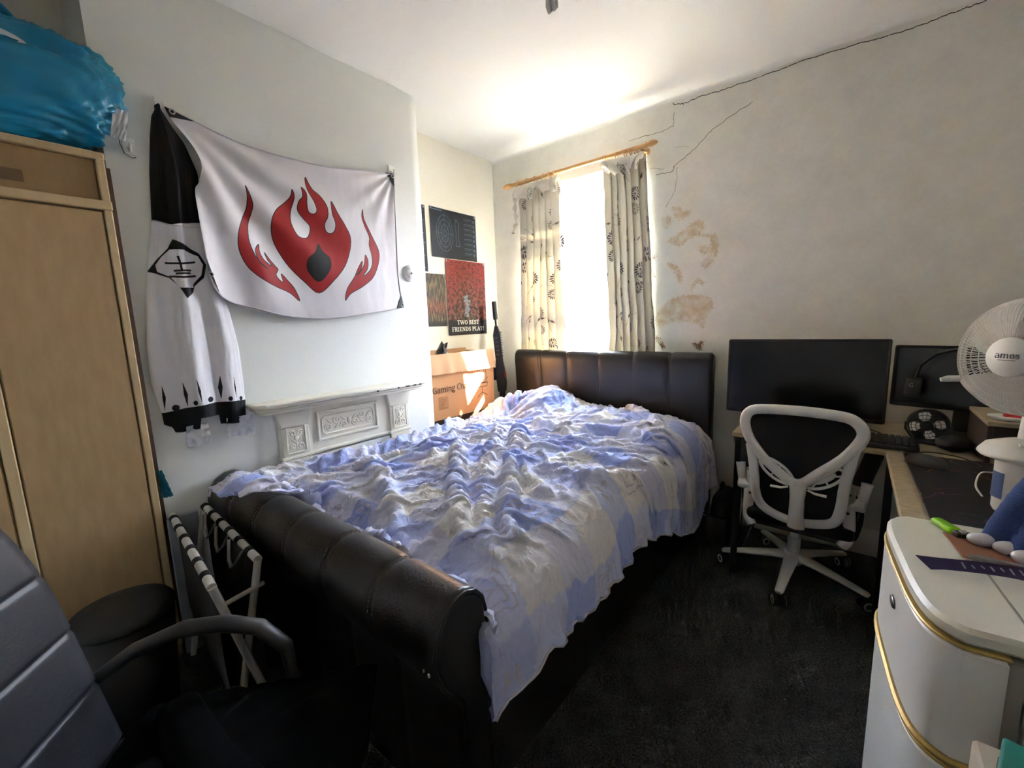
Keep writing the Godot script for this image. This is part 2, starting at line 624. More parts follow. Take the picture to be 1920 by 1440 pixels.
func wall_print() -> Image:
	var w := 1600
	var h := 1328
	var wide := RIGHT_X - ALCOVE_X
	var small := Image.create(400, 332, false, Image.FORMAT_RGB8)
	for y in 332:
		for x in 400:
			var k := noise.get_noise_2d(x * 0.45, y * 0.45) * 0.028 + noise.get_noise_2d(x * 2.3 + 400, y * 2.3) * 0.012
			small.set_pixel(x, y, Color(0.88 + k, 0.874 + k, 0.832 + k * 1.1))
	small.resize(w, h, Image.INTERPOLATE_CUBIC)
	var im := small
	var to_px := func(q: PackedVector2Array) -> PackedVector2Array:
		var o := PackedVector2Array()
		for p in q:
			o.append(Vector2((p.x - ALCOVE_X) / wide * w, (1.0 - p.y / CEIL) * h))
		return o
	# damp stains: tan patches with a darker tide line
	var lists := [[STAINS, Color(0.74, 0.63, 0.44), 0.6], [MOULD, Color(0.42, 0.29, 0.18), 0.85]]
	for l in lists:
		for raw in l[0]:
			var q: PackedVector2Array = smooth_loop(to_px.call(pairs(raw)), 4)
			var lo := q[0]
			var hi := q[0]
			for p in q:
				lo = lo.min(p)
				hi = hi.max(p)
			for y in range(int(lo.y) - 14, int(hi.y) + 15):
				for x in range(int(lo.x) - 14, int(hi.x) + 15):
					if x < 0 or y < 0 or x >= w or y >= h:
						continue
					var p := Vector2(x + noise.get_noise_2d(x * 1.3, y * 1.3) * 11 + noise.get_noise_2d(x * 2.4, y * 2.4) * 5, y + noise.get_noise_2d(x * 1.3 + 900, y * 1.3) * 11 + noise.get_noise_2d(x * 2.4 + 70, y * 2.4) * 5)
					var d := 1e9
					for i in q.size():
						d = minf(d, p.distance_squared_to(Geometry2D.get_closest_point_to_segment(p, q[i], q[(i + 1) % q.size()])))
					d = sqrt(d)
					var ins := inside_poly(p, q)
					if not ins and d > 3:
						continue
					var patch := clampf(0.62 + noise.get_noise_2d(x * 0.3 + 50, y * 0.3) * 0.9, 0.1, 1.0)
					var a := (clampf(d / 2.5, 0, 1) * patch + exp(-d * d / 14.0) * 0.45) if ins else clampf(1 - d / 3.0, 0, 1) * 0.3
					im.set_pixel(x, y, im.get_pixel(x, y).lerp(l[1], clampf(a * l[2], 0, 0.9)))
	# flaking distemper round the stains, slightly whiter than the wall
	var n := 0
	for raw in CRACKS:
		var q: PackedVector2Array = to_px.call(pairs(raw))
		var fine := PackedVector2Array()
		for i in q.size() - 1:
			for k in 6:
				var p := q[i].lerp(q[i + 1], k / 6.0)
				fine.append(p + Vector2(noise.get_noise_2d(p.x * 4, p.y * 4), noise.get_noise_2d(p.x * 4 + 300, p.y * 4)) * 4.5)
		fine.append(q[-1])
		var wd: float = [1.9, 1.3, 1.4, 1.0, 1.0, 0.8][n]
		var c: Color = [Color(0.24, 0.21, 0.17), Color(0.42, 0.37, 0.3), Color(0.42, 0.37, 0.3), Color(0.5, 0.45, 0.38), Color(0.5, 0.45, 0.38), Color(0.66, 0.62, 0.55)][n]
		draw_line_on(im, fine, wd, c)
		n += 1
	return im


func build_room() -> void:
	var white := mat("wall_paint", rgb(230, 231, 225), 0.85, 0.0, 0.3)
	var ceil_m := mat("ceiling_paint", rgb(227, 227, 221), 0.9, 0.0, 0.25)
	var trim_m := mat("gloss_trim", rgb(222, 218, 205), 0.4)
	var W0 := -2.02
	var W1 := -1.10
	var WB := 0.96
	var WT := 2.295
	# window wall: slabs round the opening, with a plaster face
	var st := S()
	for r in [[ALCOVE_X - 0.3, W0, -0.1, CEIL + 0.1], [W1, RIGHT_X + 0.3, -0.1, CEIL + 0.1], [W0, W1, -0.1, WB], [W0, W1, WT, CEIL + 0.1]]:
		box(st, Vector3((r[0] + r[1]) / 2, (r[2] + r[3]) / 2, -0.15), Vector3(r[1] - r[0], r[3] - r[2], 0.29), 0.0)
	var back := struct("wall_back", st, white)
	var face := S()
	var wide := RIGHT_X - ALCOVE_X
	for r in [[ALCOVE_X, W0, 0.0, CEIL], [W1, RIGHT_X, 0.0, CEIL], [W0, W1, 0.0, WB], [W0, W1, WT, CEIL]]:
		plaster(face, Vector3(r[0], r[2], 0), Vector3(r[1] - r[0], 0, 0), Vector3(0, r[3] - r[2], 0),
			Vector2((r[0] - ALCOVE_X) / wide, 1 - r[2] / CEIL), Vector2((r[1] - ALCOVE_X) / wide, 1 - r[3] / CEIL))
	for e in [[W0, 1], [W1, -1]]:
		var x: float = e[0]
		if e[1] > 0:
			quad(face, Vector3(x + 0.001, WB, 0), Vector3(x + 0.001, WB, -0.01), Vector3(x + 0.001, WT, -0.01), Vector3(x + 0.001, WT, 0))
		else:
			quad(face, Vector3(x - 0.001, WB, -0.01), Vector3(x - 0.001, WB, 0), Vector3(x - 0.001, WT, 0), Vector3(x - 0.001, WT, -0.01))
	part("plaster_face", face, printed("damp_plaster", wall_print(), 0.88, 0.25), back)
	# left alcove wall, chimney breast, side walls
	st = S()
	box(st, Vector3(ALCOVE_X - 0.13, CEIL / 2, 1.8), Vector3(0.24, CEIL + 0.2, 4.2), 0.0)
	plaster(st, Vector3(ALCOVE_X, 0, 1.08), Vector3(0, 0, -1.08), Vector3(0, CEIL, 0))
	plaster(st, Vector3(ALCOVE_X, 0, FRONT_Z), Vector3(0, 0, -(FRONT_Z - 2.45)), Vector3(0, CEIL, 0))
	var cream := mat("alcove_paint", rgb(234, 229, 212), 0.85, 0.0, 0.3)
	struct("wall_left", st, cream)
	st = S()
	box(st, Vector3((ALCOVE_X + BREAST_X) / 2 - 0.06, CEIL / 2, 1.756), Vector3(BREAST_X - ALCOVE_X + 0.1, CEIL + 0.1, 1.386), 0.0)
	plaster(st, Vector3(BREAST_X, 0, 2.452), Vector3(0, 0, -1.392), Vector3(0, CEIL, 0))
	plaster(st, Vector3(BREAST_X, 0, 1.06), Vector3(ALCOVE_X - BREAST_X, 0, 0), Vector3(0, CEIL, 0))
	plaster(st, Vector3(ALCOVE_X, 0, 2.452), Vector3(BREAST_X - ALCOVE_X, 0, 0), Vector3(0, CEIL, 0))
	struct("wall_chimney_breast", st, white)
	st = S()
	box(st, Vector3(RIGHT_X + 0.13, CEIL / 2, 1.8), Vector3(0.24, CEIL + 0.2, 4.4), 0.0)
	plaster(st, Vector3(RIGHT_X, 0, 0), Vector3(0, 0, FRONT_Z), Vector3(0, CEIL, 0))
	struct("wall_right", st, white)
	st = S()
	box(st, Vector3(-0.8, CEIL / 2, FRONT_Z + 0.13), Vector3(4.0, CEIL + 0.2, 0.24), 0.0)
	plaster(st, Vector3(RIGHT_X, 0, FRONT_Z), Vector3(ALCOVE_X - RIGHT_X, 0, 0), Vector3(0, CEIL, 0))
	struct("wall_front", st, white)
	# ceiling with a rounded join to the window wall
	st = S()
	box(st, Vector3(-0.8, CEIL + 0.14, 1.7), Vector3(4.2, 0.24, 4.4), 0.0)
	plaster(st, Vector3(ALCOVE_X, CEIL, 0), Vector3(wide, 0, 0), Vector3(0, 0, FRONT_Z), Vector2.ZERO, Vector2.ONE, 0.006)
	sheet(st, 70, 8, func(u: float, v: float) -> Vector3:
		var x := lerpf(ALCOVE_X, RIGHT_X, u)
		var r := 0.026 + 0.01 * noise.get_noise_1d(x * 9.0)
		var a := v * PI / 2
		return Vector3(x, CEIL - r * (1 - sin(a)), r * (1 - cos(a)) + 0.0005))
	struct("ceiling", st, ceil_m)
	# carpet
	st = S()
	box(st, Vector3(-0.8, -0.11, 1.7), Vector3(4.2, 0.2, 4.4), 0.0)
	sheet(st, 120, 140, func(u: float, v: float) -> Vector3:
		var x := lerpf(ALCOVE_X, RIGHT_X, u)
		var z := lerpf(FRONT_Z, 0.0, v)
		return Vector3(x, 0.004 * noise.get_noise_2d(x * 40, z * 40) + 0.0025 * noise.get_noise_2d(x * 150, z * 150), z))
	var carpet := mat("carpet", rgb(40, 40, 41), 1.0, 0.0, 0.1)
	tint(carpet, rgb(50, 50, 49), rgb(108, 107, 105), 0.09, Vector3.ONE * 2.2, 21)
	var n := FastNoiseLite.new()
	n.seed = 8
	n.frequency = 0.12
	var t := NoiseTexture2D.new()
	t.width = 512
	t.height = 512
	t.seamless = true
	t.noise = n
	t.as_normal_map = true
	t.bump_strength = 14.0
	carpet.normal_enabled = true
	carpet.normal_texture = t
	struct("floor", st, carpet)
	# skirting boards with a moulded top
	var prof := PackedVector2Array([Vector2(0, 0.002), Vector2(0.02, 0.002), Vector2(0.02, 0.105), Vector2(0.014, 0.12), Vector2(0.012, 0.132), Vector2(0.006, 0.145), Vector2(0, 0.145)])
	for b in [["baseboard_back", Vector3(ALCOVE_X, 0, 0), 0.0, RIGHT_X - ALCOVE_X, 0], ["baseboard_chimney_breast", Vector3(BREAST_X, 0, 2.452), 90.0, 0.36, 0], ["baseboard_right", Vector3(RIGHT_X, 0, 0), -90.0, 3.2, 0]]:
		st = S()
		var tt := Transform3D(Basis(Vector3.UP, deg_to_rad(b[2])), b[1]) * Transform3D(Basis(Vector3(0, 0, 1), Vector3(0, 1, 0), Vector3(-1, 0, 0)), Vector3.ZERO)
		var len_: float = b[3]
		prism(st, prof, -len_, 0.0, tt)
		struct(b[0], st, trim_m)


func build_window() -> void:
	var white := mat("window_frame", rgb(232, 232, 226), 0.35)
	var win := Node3D.new()
	win.name = "window_1"
	win.set_meta("kind", "structure")
	add_child(win)
	win.position = Vector3(-1.56, 0.96, -0.2)
	var X0 := -0.46
	var X1 := 0.46
	var H := 1.335
	var glass := mat("glass", Color(1, 1, 1, 0.06), 0.03)
	glass.transparency = BaseMaterial3D.TRANSPARENCY_ALPHA
	var st := S()
	for r in [[X0, X0 + 0.06, 0.0, H], [X1 - 0.06, X1, 0.0, H], [X0 + 0.06, X1 - 0.06, 0.0, 0.055], [X0 + 0.06, X1 - 0.06, H - 0.055, H], [X0 + 0.06, X1 - 0.06, 0.54, 0.605], [X0 + 0.06, X1 - 0.06, 1.115, 1.165]]:
		box(st, Vector3((r[0] + r[1]) / 2, (r[2] + r[3]) / 2, 0), Vector3(r[1] - r[0], r[3] - r[2], 0.07), 0.006)
	part("window_frame", st, white, win)
	# lower pane, top light, and the middle sash pushed a little open at the bottom
	for r in [[0.055, 0.54], [1.165, H - 0.055]]:
		st = S()
		box(st, Vector3(0, (r[0] + r[1]) / 2, 0), Vector3(0.8, r[1] - r[0], 0.006), 0.0)
		part("pane", st, glass, win)
	var sash := Node3D.new()
	sash.name = "sash"
	win.add_child(sash)
	sash.position = Vector3(0, 1.112, 0.0)
	sash.rotation.x = deg_to_rad(7.0)
	st = S()
	for r in [[X0 + 0.062, X0 + 0.1, -0.505, 0.0], [X1 - 0.1, X1 - 0.062, -0.505, 0.0], [X0 + 0.1, X1 - 0.1, -0.505, -0.465], [X0 + 0.1, X1 - 0.1, -0.04, 0.0]]:
		box(st, Vector3((r[0] + r[1]) / 2, (r[2] + r[3]) / 2, -0.01), Vector3(r[1] - r[0], r[3] - r[2], 0.045), 0.005)
	part("sash_frame", st, white, sash)
	st = S()
	box(st, Vector3(0, -0.2525, -0.01), Vector3(0.73, 0.43, 0.006), 0.0)
	part("pane", st, glass, sash)
	st = S()
	tube(st, [Vector3(0.36, -0.46, 0.0), Vector3(0.37, -0.5, 0.07)], 0.006, 6)
	tube(st, [Vector3(-0.36, -0.46, 0.0), Vector3(-0.37, -0.5, 0.07)], 0.006, 6)
	part("stay", st, mat("steel", rgb(150, 150, 150), 0.35, 0.9), sash)
	st = S()
	box(st, Vector3(-1.56, 0.966, -0.06), Vector3(0.98, 0.028, 0.19), 0.008)
	struct("trim_1", st, white).position = Vector3.ZERO
	# a torn frilled strip of net tacked under the head of the opening
	var net := mat("net", rgb(226, 222, 208), 0.9)
	net.backlight_enabled = true
	net.backlight = rgb(150, 145, 130)
	var o := thing("net_pelmet", "torn frilled net strip with ragged tails across the window top", "pelmet", Vector3(-1.56, 2.19, -0.06))
	st = S()
	cloth(st, 80, 4, func(u: float, v: float) -> Vector3:
		var x := lerpf(-2.0, -1.12, u)
		return Vector3(x, 2.292 - v * (0.062 + 0.018 * noise.get_noise_1d(x * 200)), -0.06 + 0.012 * sin(u * 95.0) * (0.4 + v)), Vector3(0, 0, 0.002))
	part_w("frill", st, net, o)
	for k in 8:
		st = S()
		var x0 := -1.9 + k * 0.1 + rng.randf_range(-0.03, 0.03)
		var ln := rng.randf_range(0.05, 0.13)
		var lean := rng.randf_range(-0.04, 0.02)
		cloth(st, 3, 6, func(u: float, v: float) -> Vector3:
			return Vector3(x0 + u * 0.026 * (1 - v * 0.4) + lean * v, 2.24 - v * ln, -0.045 + 0.008 * sin(v * 4 + k)), Vector3(0, 0, 0.002))
		part_w("tail", st, net, o)


func build_outside() -> void:
	# the outer face of this house round the window
	var own := S()
	for r in [[-7.0, -2.02, -3.0, 6.2], [-1.10, 6.0, -3.0, 6.2], [-2.02, -1.10, -3.0, 0.96], [-2.02, -1.10, 2.295, 6.2]]:
		box(own, Vector3((r[0] + r[1]) / 2, (r[2] + r[3]) / 2, -0.303), Vector3(r[1] - r[0], r[3] - r[2], 0.012), 0.0)
	struct("wall_outer", own, mat("outer_brick", rgb(98, 76, 52), 0.95))
	# the house across the yard: brick wall below, tiled roof above
	var mortar := mat("mortar", rgb(128, 118, 98), 0.95)
	var o := thing("neighbour_house", "yellow brick house with tiled roof seen through the window", "house", Vector3(-3.6, -3.0, -3.8))
	var st := S()
	box(st, Vector3(-3.6, -0.62, -3.9), Vector3(7.0, 4.74, 0.2), 0.0)
	part_w("wall", st, mortar, o)
	var wall: Node3D = o.get_child(0)
	var brick_mesh: ArrayMesh
	st = S()
	box(st, Vector3.ZERO, Vector3(0.213, 0.064, 0.03), 0.005)
	brick_mesh = mesh_of(st)
	var tones := []
	var cols := [rgb(96, 76, 50), rgb(84, 64, 42), rgb(106, 86, 58), rgb(74, 54, 38), rgb(92, 78, 54)]
	for k in 5:
		var m := mat("brick_%d" % k, cols[k], 0.95)
		tones.append(m)
	for row in 20:
		for k in 13:
			var b := MeshInstance3D.new()
			b.mesh = brick_mesh
			b.material_override = tones[rng.randi() % 5]
			b.name = "brick"
			b.position = Vector3(-4.9 + k * 0.224 + (0.112 if row % 2 else 0.0), 0.27 + row * 0.0745, -3.792 + rng.randf_range(-0.003, 0.003))
			wall.add_child(b, true)
	# roof rising away from the eaves, its verge sloping down to the right
	var slate := []
	for k in 3:
		slate.append(mat("tile_%d" % k, [rgb(58, 61, 68), rgb(48, 51, 58), rgb(66, 68, 73)][k], 0.8))
	st = S()
	var E0 := Vector3(-7.0, 1.76, -3.7)
	var a := [E0, Vector3(-1.6, 1.76, -3.7), Vector3(-3.4, 2.75, -4.9), Vector3(-7.0, 2.95, -5.1)]
	poly_out(st, [a[0], a[1], a[2], a[3]], Vector3(-4, 0, -4.5))
	poly_out(st, [a[1], a[2], Vector3(-1.6, 1.76, -6.2)], Vector3(-4, 0, -4.5))
	poly_out(st, [a[3], a[2], Vector3(-1.6, 1.76, -6.2), Vector3(-7, 1.76, -6.5)], Vector3(-4, 0, -4.5))
	part_w("roof", st, slate[1], o)
	var roof: Node3D = o.get_child(1)
	st = S()
	box(st, Vector3.ZERO, Vector3(0.2, 0.012, 0.19), 0.003)
	var tile := mesh_of(st)
	var up := Vector3(0, 0.99, -1.2).normalized()
	var nrm := Vector3(0, 1.2, 0.99).normalized()
	for row in 11:
		for k in 16:
			var p := Vector3(-5.0 + k * 0.207 + (0.1 if row % 2 else 0.0), 1.76, -3.7) + up * (0.07 + row * 0.14) + nrm * 0.016
			if p.x > -1.7 - (p.y - 1.76) * 1.82:
				continue
			var b := MeshInstance3D.new()
			b.mesh = tile
			b.material_override = slate[rng.randi() % 3]
			b.name = "tile"
			b.transform = Transform3D(Basis(Vector3.RIGHT, nrm, Vector3.RIGHT.cross(nrm)).rotated(Vector3.RIGHT, 0.05), p)
			roof.add_child(b, true)
	st = S()
	tube(st, [Vector3(-7, 1.74, -3.62), Vector3(-1.55, 1.74, -3.62)], 0.05, 8)
	part_w("gutter", st, mat("gutter", rgb(210, 210, 205), 0.5), o)


# ---------------------------------------------------------------- the bed
func leather(key: String, c: Color, rough: float) -> StandardMaterial3D:
	if mats.has(key):
		return mats[key]
	var m := mat(key, c, rough, 0.0, 0.5)
	grain(m, 0.05, 1.3, 5.0, FastNoiseLite.TYPE_CELLULAR, 14)
	return m


# padded board: an outline in (z, y) carried along x, sunk along the seams
func padded(st: SurfaceTool, prof: PackedVector2Array, x0: float, x1: float, seams: Array, round_: float) -> void:
	var c := Vector2.ZERO
	for p in prof:
		c += p
	c /= prof.size()
	var n := prof.size()
	var nx := 120
	sheet(st, n, nx, func(u: float, v: float) -> Vector3:
		var x := lerpf(x0, x1, v)
		var p := prof[int(round(u * n)) % n]
		var q := prof[(int(round(u * n)) + 1) % n] - prof[(int(round(u * n)) - 1 + n) % n]
		var nn := Vector2(q.y, -q.x).normalized()
		var dip := 0.0
		for s in seams:
			dip = maxf(dip, exp(-absf(x - s) / 0.012) * 0.007)
		var e := minf(x - x0, x1 - x)
		if e < round_:
			dip += round_ - sqrt(maxf(0.0, round_ * round_ - (round_ - e) * (round_ - e)))
		p -= nn * dip
		return Vector3(x, p.y, p.x))
	for e in [x0, x1]:
		var pts := PackedVector2Array()
		for i in n:
			var q := prof[(i + 1) % n] - prof[(i - 1 + n) % n]
			pts.append(prof[i] - Vector2(q.y, -q.x).normalized() * round_)
		var ids := Geometry2D.triangulate_polygon(pts)
		st.set_smooth_group(-1)
		for i in range(0, ids.size(), 3):
			poly_out(st, [Vector3(e, pts[ids[i]].y, pts[ids[i]].x), Vector3(e, pts[ids[i + 1]].y, pts[ids[i + 1]].x), Vector3(e, pts[ids[i + 2]].y, pts[ids[i + 2]].x)], Vector3((x0 + x1) / 2, c.y, c.x))


func stitching(prof: PackedVector2Array, seams: Array, lo: int, hi: int) -> SurfaceTool:
	var st := S()
	for s in seams:
		for off in [-0.009, 0.009]:
			for i in range(lo, hi):
				var a := prof[i]
				var b := prof[i + 1]
				var steps := maxi(1, int(a.distance_to(b) / 0.011))
				for k in steps:
					var p := a.lerp(b, (k + 0.15) / steps)
					var q := a.lerp(b, (k + 0.75) / steps)
					var d := (b - a).normalized()
					var nn := Vector2(d.y, -d.x) * -0.0028
					p += nn
					q += nn
					tube(st, [Vector3(s + off, p.y, p.x), Vector3(s + off, q.y, q.x)], 0.0011, 4)
	return st


func refine(p: PackedVector2Array, step: float) -> PackedVector2Array:
	var o := PackedVector2Array()
	for i in p.size():
		var b := p[(i + 1) % p.size()]
		var k := maxi(1, int(p[i].distance_to(b) / step))
		for j in k:
			o.append(p[i].lerp(b, float(j) / k))
	return o


func build_bed() -> void:
	var hide := leather("bed_leather", rgb(27, 25, 24), 0.36)
	var thread := mat("thread", rgb(112, 100, 86), 0.8)
	var o := thing("double_bed", "black leather sleigh bed with padded stitched headboard under the window", "bed", Vector3(-1.35, 0, 1.2))
	# headboard
	var head := PackedVector2Array()
	for p in [[0.172, 0.08], [0.182, 0.14], [0.182, 0.5], [0.184, 0.8], [0.19, 0.93], [0.196, 1.0], [0.19, 1.04], [0.172, 1.066], [0.145, 1.074], [0.122, 1.064], [0.112, 1.03], [0.108, 0.9], [0.108, 0.08]]:
		head.append(Vector2(p[0], p[1]))
	head = refine(head, 0.05)
	var hs := []
	for k in range(1, 6):
		hs.append(-2.085 + 1.462 * k / 6.0)
	var st := S()
	padded(st, head, -2.085, -0.623, hs, 0.018)
	var hb := part_w("headboard", st, hide, o)
	var sm := part("stitching", stitching(head, hs, 8, 24), thread, hb)
	sm.set_meta("kind", "stuff")
	# footboard, rolled outwards at the top
	var foot := PackedVector2Array()
	for p in [[2.232, 0.05], [2.234, 0.3], [2.24, 0.44], [2.262, 0.478], [2.288, 0.515], [2.305, 0.56], [2.31, 0.605], [2.3, 0.65], [2.275, 0.685], [2.24, 0.704], [2.205, 0.706], [2.175, 0.694], [2.152, 0.668], [2.142, 0.63], [2.14, 0.5], [2.14, 0.05]]:
		foot.append(Vector2(p[0], p[1]))
	foot = refine(foot, 0.045)
	var fs := []
	for k in range(1, 6):
		fs.append(-2.045 + 1.415 * k / 6.0)
	st = S()
	padded(st, foot, -2.045, -0.63, fs, 0.014)
	var fb := part_w("footboard", st, hide, o)
	sm = part("stitching", stitching(foot, fs, 12, 30), thread, fb)
	sm.set_meta("kind", "stuff")
	# piping round the end of the roll, and a worn nick where the cover has split
	st = S()
	var ring := []
	for p in smooth_loop(foot, 1):
		ring.append(Vector3(-0.6325, lerpf(p.y, 0.5, 0.02), lerpf(p.x, 2.22, 0.06)))
	tube(st, ring.slice(6, 34), 0.0045, 6)
	part("piping", st, hide, fb)
	st = S()
	box(st, Vector3(-0.645, 0.565, 2.312), Vector3(0.006, 0.008, 0.004), 0.001)
	box(st, Vector3(-0.662, 0.567, 2.312), Vector3(0.004, 0.007, 0.004), 0.001)
	part("split", st, mat("split_white", rgb(210, 205, 195), 0.8), fb)
	for x in [-2.012, -0.655]:
		st = S()
		rbox(st, Vector3(x + 0.012, 0.26, 1.16), Vector3(0.03, 0.3, 1.96), 0.012, 2)
		part_w("side_rail", st, hide, o)
	for p in [Vector3(-2.0, 0.03, 0.145), Vector3(-0.7, 0.03, 0.145), Vector3(-2.0, 0.03, 2.19), Vector3(-0.7, 0.03, 2.19)]:
		st = S()
		lathe(st, [Vector2(0.0, -0.03), Vector2(0.022, -0.03), Vector2(0.028, 0.05), Vector2(0, 0.05)], 12, Transform3D(Basis.IDENTITY, p), true)
		part_w("foot", st, mat("dark_wood", rgb(30, 22, 18), 0.6), o)
	# mattress
	var mt := thing("mattress", "off-white mattress under the duvet on the leather bed", "mattress", Vector3(-1.34, 0.33, 1.16))
	st = S()
	rbox(st, Vector3(-1.325, 0.45, 1.16), Vector3(1.3, 0.24, 1.92), 0.05, 3)
	part_w("body", st, mat("ticking", rgb(214, 206, 196), 0.9), mt)
	for y in [0.345, 0.555]:
		st = S()
		tube(st, [Vector3(-1.97, y, 0.21), Vector3(-0.68, y, 0.21), Vector3(-0.68, y, 2.11), Vector3(-1.97, y, 2.11)], 0.006, 6, true)
		part_w("piping", st, mat("ticking"), mt)
	# pillow
	var pm := mat("pillow_cream", rgb(196, 178, 140), 0.9)
	pillow("pillow", "cream pillow peeping out between the duvet and the headboard", pm, Vector3(-1.66, 0.66, 0.42), Vector3(0.66, 0.13, 0.4), 0.08)
	build_duvet()


func pillow(called: String, label: String, m: Material, at: Vector3, s: Vector3, turn: float) -> void:
	var o := thing(called, label, "pillow", at + Vector3(0, -s.y / 2, 0), turn)
	var st := S()
	for side in [1.0, -1.0]:
		sheet(st, 24, 18, func(u: float, v: float) -> Vector3:
			var a := u * 2 - 1
			var b: float = (v * 2 - 1) * side
			var h := pow(maxf(0.0, (1 - a * a * a * a) * (1 - b * b * b * b)), 0.55)
			return Vector3(a * s.x / 2 * (1 - 0.05 * b * b), s.y / 2 + side * s.y / 2 * h * (1 + 0.15 * noise.get_noise_2d(a * 30 + at.x * 90, b * 30)), -b * side * s.z / 2 * side * (1 - 0.05 * a * a)), null, 1)
	part("cover", st, m, o)
	st = S()
	tube(st, [Vector3(-s.x / 2, s.y / 2, -s.z / 2 * 0.95), Vector3(s.x / 2, s.y / 2, -s.z / 2 * 0.95), Vector3(s.x / 2, s.y / 2, s.z / 2 * 0.95), Vector3(-s.x / 2, s.y / 2, s.z / 2 * 0.95)], 0.004, 5, true)
	part("seam", st, m, o)


# lines along which the filling is bunched up: x, z of each point
const FOLDS := [[-1.9, 2.2, -1.743, 2.06, -1.433, 2.0, -1.0, 2.08], [-1.69, 1.772, -1.3, 1.93, -1.05, 2.08], [-1.496, 1.082, -1.104, 1.638, -0.846, 1.918, -0.72, 2.0],
	[-1.395, 1.02, -0.953, 1.673, -0.773, 1.867], [-0.62, 0.88, -0.895, 0.719, -1.183, 0.893], [-0.62, 0.97, -0.76, 1.12, -0.94, 1.15], [-0.63, 1.03, -0.7, 1.3, -0.78, 1.4],
	[-0.62, 0.85, -0.879, 0.415, -1.1, 0.25], [-1.378, 0.866, -1.154, 0.941, -1.237, 0.624], [-1.458, 1.425, -1.117, 1.783, -0.894, 1.951], [-0.857, 0.556, -0.72, 0.85, -0.63, 1.0],
	[-1.75, 0.85, -1.62, 1.2, -1.6, 1.5], [-1.9, 1.0, -1.82, 1.5, -1.85, 1.9], [-1.3, 1.35, -1.05, 1.45, -0.85, 1.6]]


func fold_height(x: float, z: float) -> float:
	var h := 0.0
	var p := Vector2(x + 0.02 * noise.get_noise_2d(x * 40, z * 40), z + 0.02 * noise.get_noise_2d(x * 40 + 200, z * 40))
	for n in FOLDS.size():
		var f: Array = FOLDS[n]
		var d := 1e9
		for i in range(0, f.size() - 2, 2):
			d = minf(d, p.distance_to(Geometry2D.get_closest_point_to_segment(p, Vector2(f[i], f[i + 1]), Vector2(f[i + 2], f[i + 3]))))
		h = maxf(h, (0.032 + 0.009 * sin(n * 2.3)) * exp(-pow(d / 0.028, 2.0)))
	return h


# what the duvet lies on: filling, pillows and the rolled footboard
func bed_height(x: float, z: float) -> float:
	var y := 0.655
	y += 0.15 * exp(-(pow((x + 1.62) / 0.2, 2) + pow((z - 0.36) / 0.2, 2)))
	y += 0.10 * exp(-(pow((x + 1.88) / 0.17, 2) + pow((z - 0.5) / 0.22, 2)))
	y += 0.07 * exp(-(pow((x + 1.12) / 0.34, 2) + pow((z - 0.42) / 0.26, 2)))
	y -= 0.035 * exp(-(pow((x + 1.72) / 0.13, 2) + pow((z - 0.68) / 0.08, 2)))
	y += 0.05 * exp(-(pow((x + 1.3) / 0.45, 2) + pow((z - 1.2) / 0.5, 2)))
	y += 0.026 * noise.get_noise_2d(x * 24.0 + 40, z * 24.0) + 0.006 * noise.get_noise_2d(x * 75.0, z * 75.0 + 50)
	if z < 2.12:
		y += fold_height(x, z)
	y += 0.035 * exp(-pow((x + 1.95) / 0.1, 2)) * smoothstep(1.5, 2.0, z)
	# towards the foot it falls away behind the footboard, except in the left corner
	var fall := smoothstep(1.9, 2.12, z) * 0.06 * smoothstep(-1.75, -1.45, x)
	y -= fall
	if z > 2.13 and z < 2.32:
		y = maxf(y if x < -1.6 else 0.0, 0.6 + sqrt(maxf(0.0, 0.0121 - pow((z - 2.215) / 0.95, 2))))
	elif z >= 2.32:
		y = 0.0
	# rounded long edge
	if x > -0.78:
		var e := clampf((x + 0.78) / 0.165, 0, 1)
		y -= 0.16 * (1 - sqrt(1 - e * e * 0.98))
	if x < -1.92:
		var e := clampf((-1.92 - x) / 0.1, 0, 1)
		y -= 0.05 * (1 - sqrt(1 - e * e * 0.98))
	return y


